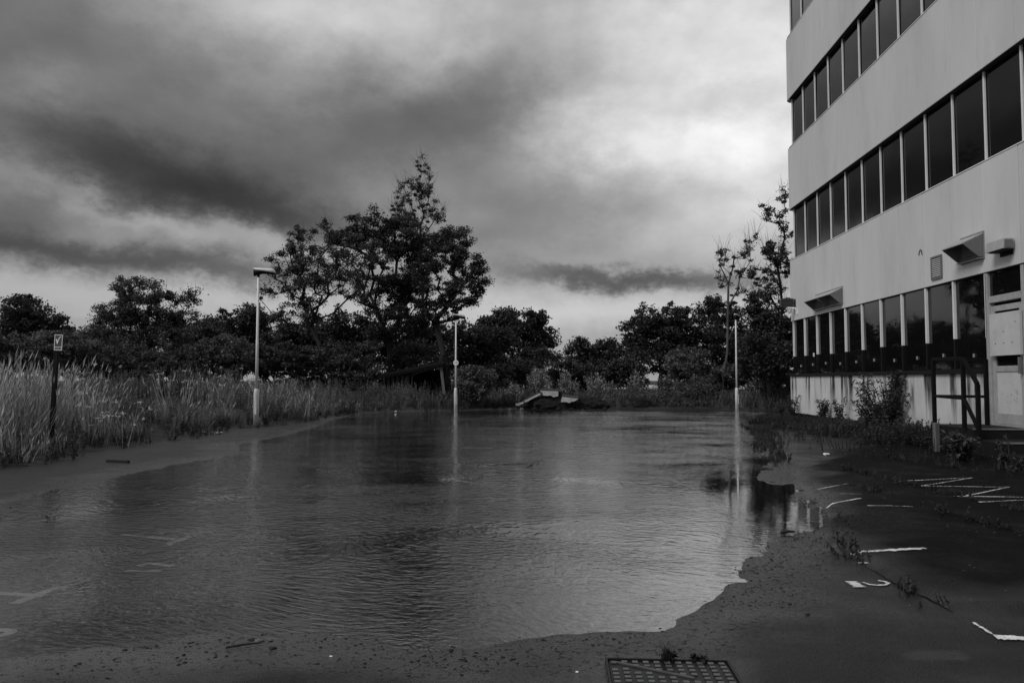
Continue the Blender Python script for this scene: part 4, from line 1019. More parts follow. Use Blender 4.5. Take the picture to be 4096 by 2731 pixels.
def willow(label, px, ytop, ybot, Y, wpx, n, seed, mat='leaf3', lf=0.14):
    """upright shoots with narrow leaves all the way up"""
    rng = np.random.default_rng(seed); c = yp(px, 1560, Y); bx, by = c[0], Y; bz = hz(bx, by) - 0.03; k = Y / F_PX
    H = yp(px, ytop, Y)[2] - bz; Wd = wpx * k
    t = thing('willow_bush', label, 'bush', (bx, by, bz), group='pale willow bushes on the far bank'); mb = MB(); C_, S_, A_ = [], [], []
    for i in range(n):
        a = rng.uniform(0, 2 * math.pi); r = Wd * math.sqrt(rng.random()); h = H * rng.uniform(0.55, 1.0) * (1 - 0.35 * (r / Wd) ** 2)
        p0 = np.array([0.25 * r * math.cos(a), 0.25 * r * math.sin(a), 0]); p1 = np.array([r * math.cos(a), 0.7 * r * math.sin(a), h]); pm = (p0 * 0.55 + p1 * 0.45) + [0, 0, 0.06 * h]
        mb.tube([p0, pm, p1], [0.012, 0.008, 0.003], 4, False)
        m = int(46 * h); ts = rng.uniform(0.15, 1.0, m)[:, None]
        C_.append(np.where(ts < 0.5, p0 + (pm - p0) * ts * 2, pm + (p1 - pm) * (ts * 2 - 1)) + rng.normal(0, 0.045, (m, 3))); A_.append(np.tile([0, 0, 0.9], (m, 1)) + rng.normal(0, 0.5, (m, 3)))
    cen = np.concatenate(C_); A_ = np.concatenate(A_)
    link('stems', mb.mesh('stems', M['bark']), t)
    V, Fq = leaf_quads(cen, lf * rng.uniform(0.6, 1.3, len(cen)), rng, 0.1, 0.32, A_)
    link('foliage', fast_mesh('foliage', V, Fq, M[mat], np.repeat(np.clip(rng.normal(0.5, 0.28, len(cen)), 0, 1), 4)), t)
    return t


willow('tall pale willow bush behind the broken slabs, tallest of its row', 2165, 1448, 1600, 36.5, 62, 46, 71)
willow('pale willow bush standing behind the right-hand broken slab', 2270, 1475, 1600, 36.5, 48, 36, 72)
willow('pale willow bush right of the rubble heap', 2385, 1482, 1600, 36.8, 42, 32, 73)
willow('slim pale willow bush near the gap showing the field', 2430, 1505, 1600, 36.4, 26, 18, 74)
willow('loose willow bush right of the gap showing the field', 2545, 1465, 1590, 38, 50, 22, 75)
willow('low pale bush left of the rubble heap', 2060, 1525, 1620, 36, 46, 30, 76)
willow('small pale willow bush among the brush piles', 2660, 1480, 1600, 37, 45, 26, 77, 'leaf4')


# ------------------------------------------------------------------ meadow: tall grass and herbs nobody could count
def scatter(protos, xy, zs, scale, rng, lean=0.15):
    big = vnoise(xy, 0.45, 77, 3) * 1.1
    """replicate prototype plants (verts, faces, tone) by numpy"""
    Vs, Fs, Ts = [], [], []; off = 0; which = rng.integers(0, len(protos), len(xy))
    for k, (pv, pf, pt) in enumerate(protos):
        s = np.where(which == k)[0]
        if not len(s): continue
        a = rng.uniform(0, 2 * math.pi, len(s)); c, sn = np.cos(a), np.sin(a); sc = scale[s]
        X = (pv[None, :, 0] * c[:, None] - pv[None, :, 1] * sn[:, None]) * sc[:, None]; Yv = (pv[None, :, 0] * sn[:, None] + pv[None, :, 1] * c[:, None]) * sc[:, None]; Z = pv[None, :, 2] * sc[:, None] * rng.uniform(0.8, 1.2, len(s))[:, None]
        lx, ly = rng.normal(0.04, lean, len(s))[:, None], rng.normal(0, lean, len(s))[:, None]
        X = X + Z * lx; Yv = Yv + Z * ly
        V = np.stack([X + xy[s, 0:1], Yv + xy[s, 1:2], Z + zs[s][:, None]], 2).reshape(-1, 3)
        Fk = (pf[None] + (np.arange(len(s)) * len(pv))[:, None, None]).reshape(-1, pf.shape[1]) + off
        tn = np.clip(pt[None] + rng.normal(0, 0.16, len(s))[:, None] + big[s][:, None], 0, 1).ravel()
        Vs.append(V); Fs.append(Fk); Ts.append(tn); off += len(V)
    return np.concatenate(Vs), np.concatenate(Fs), np.concatenate(Ts)


def grass_proto(rng, n, h, spread, w, bend=0.35, heads=0.0):
    V, Fq, Tn = [], [], []
    for i in range(n):
        a = rng.uniform(0, 2 * math.pi); r = spread * math.sqrt(rng.random()); p = np.array([r * math.cos(a), r * math.sin(a), 0]); d = rng.uniform(0, 2 * math.pi); H = h * rng.uniform(0.5, 1.0); bd = bend * H * rng.uniform(0.1, 1.0)
        dirv = np.array([math.cos(d), math.sin(d), 0]); side = np.array([-math.sin(d), math.cos(d), 0]); b0 = len(V)
        for t, ww in ((0, 1.0), (0.4, 0.9), (0.75, 0.6), (1.0, 0.12)):
            c = p + dirv * bd * t ** 2 + np.array([0, 0, H * (t - 0.12 * t ** 3 * bend)])
            V += [c - side * w * ww / 2, c + side * w * ww / 2]
        tone = rng.uniform(0.2, 0.8)
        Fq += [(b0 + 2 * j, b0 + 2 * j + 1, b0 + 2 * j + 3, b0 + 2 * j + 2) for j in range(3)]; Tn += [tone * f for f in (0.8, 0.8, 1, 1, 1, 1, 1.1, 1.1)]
        if rng.random() < heads:
            tip = p + dirv * bd + np.array([0, 0, H * (1 - 0.12 * bend)]); b1 = len(V); hd = np.array([dirv[0] * 0.25, dirv[1] * 0.25, 0.97])
            V += [tip - hd * 0.05, tip + side * w * 1.1 + hd * 0.03, tip + hd * 0.15, tip - side * w * 1.1 + hd * 0.03]; Fq.append((b1, b1 + 1, b1 + 2, b1 + 3)); Tn += [min(1, tone + 0.3)] * 4
    return np.array(V), np.array(Fq), np.array(Tn)


def herb_proto(rng, h, n, lf, stems=1, spread=0.1, narrow=0.4):
    V, Fq, Tn = [], [], []; o = 0
    for s in range(stems):
        p = np.array([rng.normal(0, spread), rng.normal(0, spread), 0]); H = h * rng.uniform(0.65, 1.0); q = p + np.array([rng.normal(0, 0.08) * H, rng.normal(0, 0.08) * H, H])
        for side in (np.array([0.006, 0, 0]), np.array([0, 0.006, 0])):
            V += [p - side, p + side, q + side * 0.5, q - side * 0.5]; Fq.append((o, o + 1, o + 2, o + 3)); Tn += [0.25] * 4; o += 4
        ts = rng.uniform(0.12, 1.0, n)[:, None]; ang = rng.uniform(0, 2 * math.pi, n); al = np.column_stack([np.cos(ang), np.sin(ang), np.full(n, 0.55)])
        sz = lf * (1.25 - 0.65 * ts[:, 0]) * rng.uniform(0.7, 1.2, n); cen = p + (q - p) * ts + al * sz[:, None] * 0.45
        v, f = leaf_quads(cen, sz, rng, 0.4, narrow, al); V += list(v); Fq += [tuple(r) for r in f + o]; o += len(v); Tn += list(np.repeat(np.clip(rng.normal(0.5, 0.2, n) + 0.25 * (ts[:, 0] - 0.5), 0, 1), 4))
    return np.array(V), np.array(Fq), np.array(Tn)


def flower_proto(rng, h, n, r):
    V, Fq, Tn = [], [], []; o = 0
    q = np.array([0.05, 0.02, h])
    V += [np.array([-0.004, 0, 0]), np.array([0.004, 0, 0]), q + [0.002, 0, 0], q - [0.002, 0, 0]]; Fq.append((0, 1, 2, 3)); Tn += [0.0] * 4; o = 4
    for i in range(n):
        c = q + np.array([rng.normal(0, r), rng.normal(0, r), rng.normal(0, r * 0.4)]); v, f = leaf_quads(c[None], np.array([r * 0.9]), rng, 1.2, 0.9); V += list(v); Fq += [tuple(x) for x in f + o]; o += 4; Tn += [0.7] * 4
    return np.array(V), np.array(Fq), np.array(Tn)


def sample_bank(n, rng, ymin, ymax, xmin, xmax, dmin, dmax):
    """points on the bank between dmin and dmax metres from the asphalt edge, inside the camera's wedge"""
    P = np.column_stack([rng.uniform(xmin, xmax, n), rng.uniform(ymin, ymax, n)]); s = sdf(lot_poly, P); keep = (s > dmin) & (s < dmax)
    ang = np.arctan2(P[:, 0], P[:, 1]) + YAW
    keep &= np.abs(ang) < 0.70
    return P[keep], s[keep]


g = np.random.default_rng(101)
gp1 = [grass_proto(g, 12, 0.95, 0.17, 0.015, 0.7, 0.35) for _ in range(6)]; gp2 = [grass_proto(g, 10, 1.40, 0.20, 0.013, 0.55, 0.8) for _ in range(5)]; gps = [grass_proto(g, 14, 0.42, 0.16, 0.013, 0.9) for _ in range(4)]
hp = [herb_proto(g, 0.95, 40, 0.085, 3, 0.12, 0.38) for _ in range(6)]; hp2 = [herb_proto(g, 0.5, 36, 0.075, 3, 0.14, 0.5) for _ in range(5)]
fp = [flower_proto(g, 1.0, 12, 0.04) for _ in range(3)]


def stuff(name, label, cat, protos, P, scale, mat, lean=0.15, sink=0.02):
    V, Fq, Tn = scatter(protos, P, height(P) - sink, scale, g, lean)
    o = link(name, fast_mesh(name, V, Fq, M[mat], Tn)); return tag(o, label, cat, kind='stuff')


# long pale grass mostly around the sign and in one patch beyond the first lamp; herbs in between
pc1 = yp(1230, 1540, 27.0)[:2]
def grassy(P): return np.clip(1.5 - (P[:, 1] - 9.0) / 7.5, 0.12, 1.0) + 0.9 * np.exp(-(((P[:, 0] - pc1[0]) / 2.6) ** 2 + ((P[:, 1] - pc1[1]) / 4.0) ** 2)) + vnoise(P, 0.5, 71) * 0.5
P, s = sample_bank(9500, g, 8, 37, -26, 1, 0.10, 9.0); w = np.clip(grassy(P), 0.05, 1) * np.exp(-s / 6); keep = g.random(len(P)) < w; P, s = P[keep], s[keep]
sc = np.clip(0.40 + s * 0.32, 0.35, 1.0) * g.uniform(0.5, 1.25, len(P)) * np.clip(0.85 + vnoise(P, 0.35, 23) * 1.7, 0.35, 1.3)
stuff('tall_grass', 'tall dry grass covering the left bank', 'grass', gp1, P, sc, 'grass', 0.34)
P, s = sample_bank(2600, g, 9, 16, -20, -6, 0.9, 5.0); P = P[vnoise(P, 0.8, 72) > -0.05]
stuff('seeding_grass', 'tallest seeding grass stalks around the tick sign', 'grass', gp2, P[:420], g.uniform(0.55, 1.05, 5000)[:len(P[:420])], 'grass', 0.16)
P, s = sample_bank(12000, g, 9, 37, -26, 1, 0.25, 9.0); nz = vnoise(P, 0.4, 31); keep = (nz > -0.06) & (g.random(len(P)) < np.exp(-s / 7) * np.clip(1.1 - 0.6 * grassy(P), 0.2, 1)); P, s = P[keep][:3000], s[keep][:3000]
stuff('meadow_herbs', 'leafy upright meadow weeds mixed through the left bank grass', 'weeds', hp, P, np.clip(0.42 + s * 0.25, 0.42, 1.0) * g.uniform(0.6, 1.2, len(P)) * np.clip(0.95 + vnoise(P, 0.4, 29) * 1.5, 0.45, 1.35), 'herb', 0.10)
P, s = sample_bank(6000, g, 8, 36, -14, 1, -0.15, 0.55)
stuff('verge_weeds', 'low weeds creeping over the edge of the asphalt on the left', 'weeds', hp2 + gps, P[:1500], g.uniform(0.35, 0.8, 6000)[:len(P[:1500])], 'weed', 0.2)
P, s = sample_bank(1200, g, 14, 33, -20, 0, 1.0, 7.0)
stuff('meadow_flowers', 'scattered pale flower heads above the meadow weeds', 'flowers', fp, P[:70], g.uniform(0.6, 1.1, 130)[:len(P[:70])], 'flower', 0.12)
# pale flowering clump right of the sign
fc = yp(450, 1590, 14.2); P = np.column_stack([g.normal(fc[0], 0.28, 22), g.normal(14.2, 0.3, 22)])
V, Fq, Tn = scatter([flower_proto(g, 0.75, 12, 0.04) for _ in range(3)], P, height(P) - 0.02, g.uniform(0.6, 1.1, 22), g)
tag(link('flower_clump', fast_mesh('flower_clump', V, Fq, M['flower'], Tn)), 'clump of pale flowers in the grass right of the tick sign', 'flowers', kind='stuff')
# far bank on the right and centre
P = np.column_stack([g.uniform(-6, 12, 5200), g.uniform(33.0, 40.5, 5200)]); s = sdf(lot_poly, P); P = P[(s > 0.05) & (g.random(len(P)) < 0.75)]; P = P[~((P[:, 0] > 7.5) & (P[:, 1] < 27))]
stuff('far_bank_grass', 'rough grass along the far edge of the flood', 'grass', gp1 + gps, P[:1700], g.uniform(0.35, 0.85, 6000)[:len(P[:1700])], 'herb')
P2 = P[1700:3100]
stuff('far_bank_weeds', 'dark low weeds along the far edge of the flood', 'weeds', hp + hp2, P2, g.uniform(0.3, 0.7, len(P2)), 'weed')
# strip of weeds between the car park and the building wall
P = np.column_stack([g.uniform(3.6, 7.85, 4200), g.uniform(12.0, 27.5, 4200)])
edge = 6.9 - np.clip(P[:, 1] - 12.5, 0, 9) * 0.16 + vnoise(P, 0.5, 41) * 1.2
dens = np.clip((P[:, 0] - edge) / 0.9, 0, 1); keep = (g.random(len(P)) < dens) & (sdf(water_poly, P) > -0.15) & ~((P[:, 0] > 6.85) & (P[:, 1] < 14.8)); P = P[keep]
stuff('wall_weeds', 'low tangled weeds growing along the foot of the office wall', 'weeds', hp2 + gps + hp2, P[:1500], (g.uniform(0.4, 1.0, 6000)[:len(P[:1500])] * np.clip(1.15 - (P[:1500, 1] - 12) / 22, 0.45, 1)), 'weed', 0.2)
# tufts in the joints of the surfacing on the right
Pj = []
for a, b_ in (((3376, 1881), (4160, 2072)), ((3380, 1935), (3560, 1985)), ((3715, 2040), (4130, 2165)), ((3470, 2258), (3760, 2430)), ((3300, 2160), (3470, 2256)), ((3500, 1830), (3900, 1895)), ((4020, 1860), (4096, 1920))):
    a, b_ = gp(*a, 0.03)[:2], gp(*b_, 0.03)[:2]; n = int(np.linalg.norm(b_ - a) * 18); t = g.random(n)[:, None]
    q = a + (b_ - a) * t + g.normal(0, 0.04, (n, 2)); Pj.append(q[vnoise(q, 1.6, 51) > -0.08])
P = np.concatenate(Pj); stuff('joint_weeds', 'small weeds sprouting from the joints in the wet asphalt', 'weeds', [herb_proto(g, 0.16, 16, 0.035, 3, 0.04, 0.55) for _ in range(3)] + [grass_proto(g, 9, 0.14, 0.05, 0.005, 0.6) for _ in range(2)], P, g.uniform(0.2, 0.75, len(P)), 'weed', 0.25, 0.005)
P = np.column_stack([g.uniform(2.2, 6.6, 500), g.uniform(7.5, 20, 500)]); edge = 6.6 - np.clip(P[:, 1] - 8, 0, 12) * 0.25; P = P[(P[:, 0] > edge - 0.5) & (sdf(water_poly, P) > 0.0)]
stuff('scattered_weeds', 'thin scattered weeds poking through the asphalt by the water', 'weeds', [herb_proto(g, 0.3, 18, 0.04, 2, 0.04, 0.5) for _ in range(3)], P[:240], g.uniform(0.3, 1.0, 500)[:len(P[:240])], 'weed', 0.2, 0.005)
P = np.column_stack([g.uniform(-1.5, 7.5, 3500), g.uniform(9, 30, 3500)]); sw_ = sdf(water_poly, P); P = P[(sw_ > -0.12) & (sw_ < 0.4) & (P[:, 0] > 3.4) & (P[:, 1] > 12) & (P[:, 1] < 24)]
stuff('water_edge_weeds', 'weeds standing in the shallow water by the building', 'weeds', hp2, P[:170], g.uniform(0.2, 0.5, 400)[:len(P[:170])], 'weed', 0.2)


# grit, leaf scraps and small stones washed up along the waterline and lying on the coarse surfacing
def lump_proto(rng, n=1):
    bm = bmesh.new(); bmesh.ops.create_icosphere(bm, subdivisions=1, radius=1.0); V = np.array([v.co[:] for v in bm.verts]); Fq = np.array([[v.index for v in f.verts] for f in bm.faces]); bm.free()
    V = V * rng.uniform(0.55, 1.3, (len(V), 1)) * np.array([1.0, rng.uniform(0.5, 1.0), 0.45]); return V, Fq, np.full(len(V), 0.5)
M['grit'] = material('washed_up_grit', 0.012, 0.8, 0.2, tone_attr=0.9); M['stones'] = material('small_stones', 0.06, 0.7, 0.3, tone_attr=0.9)
lps = [lump_proto(g) for _ in range(6)]
P = np.column_stack([g.uniform(-6, 4, 60000), g.uniform(3.2, 9, 60000)]); sw_ = sdf(water_poly, P); hh = height(P)
keep = (hh > -0.006) & (sw_ < 0.55) & (g.random(len(P)) < np.exp(-np.abs(sw_ - 0.12) / 0.16) * np.clip(0.5 + vnoise(P, 1.5, 91) * 2.4, 0, 1)); P = P[keep][:4200]
stuff('shore_grit', 'dark grit and leaf scraps washed up along the near waterline', 'debris', lps, P, 0.004 + 0.011 * g.random(len(P)) ** 3, 'grit', 0.3, 0.0)
P = np.column_stack([g.uniform(0.5, 7.5, 30000), g.uniform(3.2, 13, 30000)]); keep = (sdf(raised_poly, P) < 0.25) & (g.random(len(P)) < np.clip(0.3 + vnoise(P, 1.2, 92) * 1.2, 0, 1)); P = P[keep][:2600]
stuff('loose_chippings', 'loose stone chippings scattered on the raised asphalt at right', 'stones', lps, P, 0.003 + 0.008 * g.random(len(P)) ** 3, 'stones', 0.3, 0.0)

# ------------------------------------------------------------------ single plants by the wall
def buddleia(label, px, py, top_px, wpx, shoots, seed, name='wall_bush', leaf=0.13, spikes=True):
    rng = np.random.default_rng(seed); b0 = gp(px, py, 0.03); bx, by = min(b0[0], XF - 0.25), b0[1]; bz = hz(bx, by) - 0.02; k = by / F_PX
    H = (py - top_px) * k; Wd = wpx * k
    t = thing(name, label, 'bush', (bx, by, bz), group='bushes against the office wall'); mb = MB(); C_, A_, S_ = [], [], []
    for i in range(shoots):
        a = rng.uniform(0, 2 * math.pi); r = Wd * math.sqrt(rng.random()) * 1.1; h = H * rng.uniform(0.35, 1.0)
        q = np.array([r * math.cos(a), 0.8 * r * math.sin(a), h]); q[0] = min(q[0], XF - 0.08 - bx); p0 = np.array([rng.normal(0, 0.05), rng.normal(0, 0.05), 0]); m_ = p0 * 0.4 + q * 0.6 + np.array([0, 0, 0.12 * h])
        m_[0] = min(m_[0], XF - 0.08 - bx)
        mb.tube([p0, m_, q], [0.014, 0.009, 0.004], 5, False)
        m = int(16 + 20 * h); ts = rng.uniform(0.2, 1, m)[:, None]; an = rng.uniform(0, 2 * math.pi, m); al = np.column_stack([np.cos(an), np.sin(an), rng.uniform(-0.5, 0.5, m)])
        base = np.where(ts < 0.6, p0 + (m_ - p0) * ts / 0.6, m_ + (q - m_) * (ts - 0.6) / 0.4); sz = leaf * rng.uniform(0.55, 1.2, m); C_.append(base + al * sz[:, None] * 0.5); A_.append(al); S_.append(sz)
    link('stems', mb.mesh('stems', M['bark']), t)
    cen = np.concatenate(C_); cen[:, 0] = np.minimum(cen[:, 0], XF - 0.05 - bx)
    V, Fq = leaf_quads(cen, np.concatenate(S_), rng, 0.5, 0.30, np.concatenate(A_), 0.25); V[:, 0] = np.minimum(V[:, 0], XF - 0.01 - bx)
    link('foliage', fast_mesh('foliage', V, Fq, M['leaf5'], np.repeat(np.clip(rng.normal(0.5, 0.25, len(cen)), 0, 1), 4)), t)
    return t


buddleia('largest arching bush beside the handrail against the stained wall', 3640, 1745, 1490, 150, 52, 81)
buddleia('arching bush left of the largest wall bush, lower and wider', 3540, 1735, 1600, 80, 20, 82)
buddleia('slender bush under the drain hole of the stained wall', 3462, 1712, 1590, 22, 9, 83, leaf=0.11)
buddleia('bush against the stained wall, third from the far corner', 3335, 1700, 1585, 32, 14, 84, leaf=0.11)
buddleia('bush against the stained wall, second from the far corner', 3268, 1680, 1572, 26, 11, 85, leaf=0.11)
buddleia('low bush at the far corner of the stained wall', 3205, 1672, 1600, 30, 13, 86, leaf=0.10)
buddleia('dark broad-leaved dock in front of the landing corner', 3840, 1850, 1720, 60, 16, 87, 'dock_plant', 0.15)
buddleia('leafy weed growing in front of the steps', 4010, 1885, 1750, 30, 8, 88, 'step_weed', 0.07)
buddleia('small leafy weed at the right edge beside the steps', 4070, 1900, 1830, 24, 8, 89, 'step_weed', 0.06)
# teasel with dark heads beside the handrail
tb = gp(3835, 1760, 0.03); ts_ = thing('teasel', 'dead teasel stems with dark oval heads beside the handrail', 'plant', (tb[0] - 0.05, 13.0, hz(tb[0], 13.0)))
for dx, h, hd in ((-0.10, 0.95, 0.03), (-0.02, 1.02, 0.05), (0.03, 0.88, 0.03), (0.10, 0.80, 0.028), (-0.17, 0.85, 0.025)):
    link('stem', MB().tube([(dx * 0.2, 0, 0), (dx * 0.6, 0.01, h * 0.55), (dx, 0, h)], [0.006, 0.005, 0.004], 5).mesh('stem', M['bark']), ts_)
    rg = [[(dx + r * math.cos(a), r * math.sin(a), h + z) for a in np.linspace(0, 2 * math.pi, 8, endpoint=False)] for r, z in ((0.006, -0.01), (hd * 0.6, 0.01), (hd * 0.62, hd * 1.4), (hd * 0.3, hd * 2.2), (0.003, hd * 2.5))]
    link('seed_head', MB().loft(rg).mesh('seed_head', M['debris'], smooth=True), ts_)
# tufts growing over the manhole frame
for lab, x, y, h, n, sd_ in (('dark grass tuft growing from the back edge of the manhole cover', 0.50, 3.635, 0.11, 40, 91), ('tiny curled weed on the back edge of the manhole cover', 0.65, 3.64, 0.06, 14, 92)):
    rng = np.random.default_rng(sd_); V, Fq, Tn = grass_proto(rng, n, h, 0.025, 0.0035, 0.7); V2, F2, T2 = herb_proto(rng, h * 0.45, 10, 0.03, 3, 0.02, 0.6)
    tag(link('grass_tuft', fast_mesh('grass_tuft', np.concatenate([V, V2]), np.concatenate([Fq, F2 + len(V)]), M['debris'], np.concatenate([Tn, T2])), None, (x, y, MZ + 0.004)), lab, 'plant', 'tufts on the manhole')

# ------------------------------------------------------------------ collapsed shed
YS = 35.6
sh = thing('collapsed_shed', 'leaning black timber shed with an open front behind the number 10 lamp', 'shed', (yp(1650, 1600, YS)[0], YS, 0.15))
S5 = lambda x, y, dy=0.0: yp(1480 + x * 0.2211, 1400 + y * 0.2211, YS + dy)
for a, b_, w in (((205, 500), (215, 900), 0.14), ((300, 480), (310, 880), 0.14), ((385, 475), (385, 900), 0.15), ((470, 465), (465, 910), 0.15), ((560, 455), (540, 920), 0.14), ((640, 450), (625, 940), 0.15), ((715, 440), (690, 990), 0.16)):
    A, B = S5(*a), S5(*b_); v = B - A; n_ = np.array([w, 0, 0])
    part('plank', MB().prism([A, A + n_, B + n_, B], (0, 0.025, 0)), M['timber'], sh)
part('post', MB().bar(S5(1285, 280, -0.05), S5(1345, 800, -0.05), 0.13), M['timber_pale'], sh)
part('post', MB().bar(S5(730, 445, 0.06), S5(715, 980, 0.06), 0.12), M['timber'], sh)
part('lintel', MB().bar(S5(760, 442, -0.04), S5(1300, 285, -0.04), 0.09), M['timber'], sh)
part('mid_rail', MB().bar(S5(235, 765, 0.08), S5(720, 735, 0.08), 0.06), M['timber_pale'], sh)
A, B, C1, D1 = S5(130, 480, -0.25), S5(1335, 235, -0.25), S5(1335, 200, 2.2), S5(130, 440, 2.2)
part('roof', MB().prism([A, B, C1, D1], (0, 0, -0.14)), M['roof_felt'], sh)
E1, E2, E3, E4 = S5(1340, 245, -0.1), S5(1440, 420, 1.9), S5(1460, 900, 1.9), S5(1370, 900, -0.05)
part('side_wall', MB().prism([E1, E2, E3, E4], (0.05, 0, 0)), M['roof_felt'], sh)
part('back_wall', MB().prism([S5(160, 470, 2.0), S5(1420, 330, 2.0), S5(1420, 950, 2.0), S5(160, 950, 2.0)], (0, 0.05, 0)), M['roof_felt'], sh)
part('side_wall', MB().prism([S5(170, 500, 0), S5(170, 460, 2.0), S5(190, 930, 2.0), S5(190, 930, 0)], (0.04, 0, 0)), M['roof_felt'], sh)


# ------------------------------------------------------------------ rubble heap with broken slabs on the far bank
def lump_mesh(name, r, seed, mat, flat=0.6, sub=3, rough=0.35):
    bm = bmesh.new(); bmesh.ops.create_icosphere(bm, subdivisions=sub, radius=1.0); rng = np.random.default_rng(seed); ph = rng.uniform(0, 6, 9)
    for v in bm.verts:
        c = v.co; n = math.sin(c.x * 3 + ph[0]) * math.sin(c.y * 3.4 + ph[1]) + 0.6 * math.sin(c.z * 5 + ph[2] + c.x * 4) + 0.4 * math.sin(c.x * 9 + ph[3]) * math.sin(c.y * 8 + ph[4] + c.z * 7)
        v.co = c * (1 + rough * 0.5 * n + rng.normal(0, 0.03)); v.co.x *= r[0]; v.co.y *= r[1]; v.co.z *= r[2] * flat
    me_ = bpy.data.meshes.new(name); bm.to_mesh(me_); bm.free(); me_.materials.append(mat); return me_


S6 = lambda x, y, Y: yp(2000 + x * 0.2551, 1440 + y * 0.2551, Y)
YR = 34.9
for lab, x, y, r, sd_ in (('dark mound of earth under the broken slabs', 760, 690, (1.25, 0.8, 0.62), 1), ('smaller dark earth mound right of the broken slabs', 1420, 700, (0.95, 0.6, 0.42), 2), ('low earth lump left of the slab pile', 460, 730, (0.6, 0.4, 0.22), 3)):
    c = S6(x, y, YR + 0.5); tag(link('earth_mound', lump_mesh('earth_mound', r, sd_, M['soil'], 1.0, 4, 0.3), None, (c[0], c[1], hz(c[0], c[1]) + 0.02)), lab, 'mound', 'earth mounds')


def slab(label, quad, thick, YY, back, crack=None):
    """broken slab standing on edge: pale broken face towards the camera, dark surfacing on top"""
    P4 = [S6(x, y, YY) for x, y in quad]; rng = np.random.default_rng(int(quad[0][0]))
    edge = []
    for i in range(4):
        a, b_ = P4[i], P4[(i + 1) % 4]; edge.append(a)
        if i in (1, 2, 3):
            for t in (0.25, 0.5, 0.75): edge.append(a + (b_ - a) * t + np.array([rng.normal(0, 0.015), 0, rng.normal(0, 0.022)]))
    t = thing('broken_slab', label, 'slab', tuple(np.mean(P4, 0) - np.array([0, 0, 0.15])), group='broken concrete slabs on the rubble heap')
    part('concrete_layer', MB().prism(edge, (0.03, back, 0.02)), M['slab'], t)
    a, b_ = P4[0], P4[1]; up = np.array([0, 0, thick])
    part('surfacing_layer', MB().prism([a + [0, 0, 0.002], b_ + [0, 0, 0.002], b_ + up, a + up], (0.03, back, 0.02)), M['slab_dark'], t)


slab('topmost broken concrete slab on the rubble heap', [(632, 478), (915, 490), (912, 565), (680, 555)], 0.075, 34.75, 0.45)
slab('long broken slab sloping down to the left of the heap', [(372, 640), (615, 520), (640, 540), (400, 665)], 0.06, 34.6, 0.5)
slab('small broken slab lying lowest on the left of the heap', [(238, 690), (372, 655), (360, 690), (255, 716)], 0.03, 34.45, 0.4)
slab('broken slab leaning at the right of the heap', [(970, 575), (1230, 605), (1090, 670), (955, 655)], 0.09, 34.6, 0.45)
for i, (x, y, s) in enumerate(((340, 745, 0.10), (160, 700, 0.09), (545, 720, 0.13), (1300, 655, 0.07), (920, 745, 0.12), (1640, 735, 0.12), (1120, 740, 0.1))):
    c = S6(x, y, 34.3); labs = ['small pale stone at the left end of the rubble heap', 'pale stone lying left of the lowest slab', 'rounded stone in front of the earth mound', 'small stone on the right earth mound', 'stone at the waterline between the mounds', 'dark stone at the right end of the rubble', 'stone at the waterline below the leaning slab']
    tag(link('stone', lump_mesh('stone', (s, s, s * 0.8), 60 + i, M['concrete'] if i in (0, 1) else M['soil'], 0.8, 2, 0.3), None, (c[0], c[1], hz(c[0], c[1]) + s * 0.3)), labs[i], 'stone', 'stones around the rubble')


# brush piles: felled branches right of the rubble
def brush(label, px, Y, wpx, h, n, seed, leaves=700):
    rng = np.random.default_rng(seed); c = yp(px, 1600, Y); k = Y / F_PX; bz = hz(c[0], Y); t = thing('brush_pile', label, 'brush pile', (c[0], Y, bz), group='brush piles on the far bank'); mb = MB(); cen = []
    for i in range(n):
        x = rng.normal(0, 0.45) * wpx * k; a = rng.normal(0, 0.6); L = rng.uniform(0.6, 1.6); p = np.array([x, rng.normal(0, 0.35), rng.uniform(0, h) * math.exp(-(x / (wpx * k)) ** 2)])
        q = p + np.array([L * math.cos(a) * rng.choice([-1, 1]), rng.normal(0, 0.2), abs(L * math.sin(a)) * 0.5 - 0.05]); q[2] = max(q[2], 0.03); mb.tube([p, (p + q) / 2 + [0, 0, 0.06], q], [0.018, 0.012, 0.005], 4, False); cen.append(p + (q - p) * rng.random((leaves // n, 1)) + rng.normal(0, 0.10, (leaves // n, 3)))
    link('branches', mb.mesh('branches', M['bark_pale']), t); cen = np.concatenate(cen); cen[:, 2] = np.maximum(cen[:, 2], 0.02)
    V, Fq = leaf_quads(cen, 0.10 * rng.uniform(0.5, 1.4, len(cen)), rng, 0.5, 0.5); link('foliage', fast_mesh('foliage', V, Fq, M['leaf4'], np.repeat(np.clip(rng.normal(0.45, 0.3, len(cen)), 0, 1), 4)), t)


brush('long low heap of cut branches right of the rubble', 2560, 36.0, 130, 0.55, 60, 95, 2600)
brush('tall tangled heap of cut branches left of the plain lamp', 2760, 36.5, 120, 0.9, 70, 96, 3200)
brush('small heap of twigs at the shed foot', 1600, 34.2, 40, 0.3, 22, 97, 500)


# ------------------------------------------------------------------ small debris
def stick(label, a, b_, r, mat='debris', z=0.02, name='stick', group=None):
    A, B = gp(*a, z), gp(*b_, z); mid = (A + B) / 2 + [0, 0, r * 0.5]
    o = link(name, MB().tube([A, mid, B], [r, r * 0.9, r * 0.6], 7).mesh(name, M[mat], tuple(mid)), None, tuple(mid)); return tag(o, label, 'stick', group)


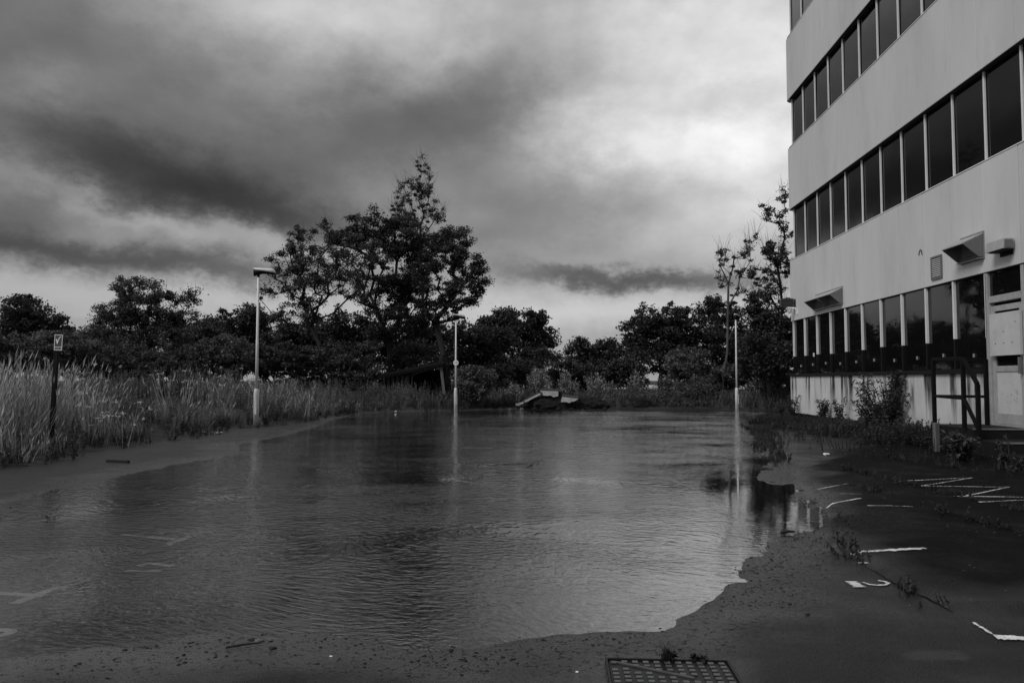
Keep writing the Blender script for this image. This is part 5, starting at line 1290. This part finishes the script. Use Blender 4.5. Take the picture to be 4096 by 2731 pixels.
pa, pb_ = gp(428, 1843, 0.03), gp(515, 1846, 0.03)
tag(link('plank', MB().bar(pa, pb_, 0.045).mesh('plank', M['debris'], tuple((pa + pb_) / 2), bevel=0.004), None, tuple((pa + pb_) / 2)), 'dark plank lying on the asphalt below the left bank', 'plank')
stick('thin dark stick on the wet asphalt at the near water edge', z7(1518, 1157), z7(1745, 1125), 0.006, z=0.015)
stick('forked driftwood stick at the water edge below the window reflection', z6(312, 735), z6(385, 728), 0.014, z=0.02)
stick('short log at the edge of the weeds in the far right water', z6(118, 148), z6(178, 158), 0.06, z=0.05, name='log')
for i, (p, s, lab, mt) in enumerate(((z7(1740, 1092), 0.022, 'pale crumpled scrap at the near water edge', 'concrete'), (z7(1690, 1082), 0.016, 'dark wet leaf beside the pale scrap', 'debris'), (z7(1832, 1140), 0.018, 'dark clump right of the near stick', 'debris'), (z7(840, 1148), 0.012, 'small dark lump at the left of the near shore', 'debris'),
                          (z7(2225, 1193), 0.008, 'tiny pale scrap right of the near clump', 'white'), ((2308, 2672), 0.007, 'tiny white pebble left of the manhole', 'white'), ((3307, 1816), 0.06, 'white flat litter among the far weeds', 'white'), (z6(457, 1177), 0.014, 'dark lump on the wet asphalt left of the painted 2', 'debris'), (z6(358, 1118), 0.012, 'dark lump at the water edge bend', 'debris'),
                          ((865, 1735), 0.13, 'flat pale stone where the left bank meets the asphalt', 'slab'), ((820, 1740), 0.08, 'darker stone beside the flat pale stone', 'slab_dark'), ((1583, 1645), 0.05, 'small white litter at the waterline below the shed', 'white'))):
    c = gp(*p, 0.02); o = link('debris' if mt == 'debris' else 'litter' if mt == 'white' else 'stone', lump_mesh('scrap', (s, s, s), 120 + i, M[mt], 0.35, 2, 0.5), None, (c[0], c[1], hz(c[0], c[1]) + s * 0.2)); tag(o, lab, 'stone' if mt.startswith('slab') and i > 5 else 'litter', 'scraps on the asphalt')
# curled leaf floating on the water
lf = gp(2120, 1868); fl_ = MB(); ring_ = [(-0.06, 0, 0.002), (0.0, -0.03, 0.016), (0.045, -0.04, 0.045), (0.03, 0, 0.014), (0.045, 0.04, 0.045), (0.0, 0.03, 0.016)]
fl_.prism(ring_, (0, 0, 0.004))
tag(link('floating_leaf', fl_.mesh('floating_leaf', M['debris']), None, (lf[0], lf[1], 0.0), (0, 0, 0.3)), 'single dark curled leaf floating in the middle of the flood', 'leaf')
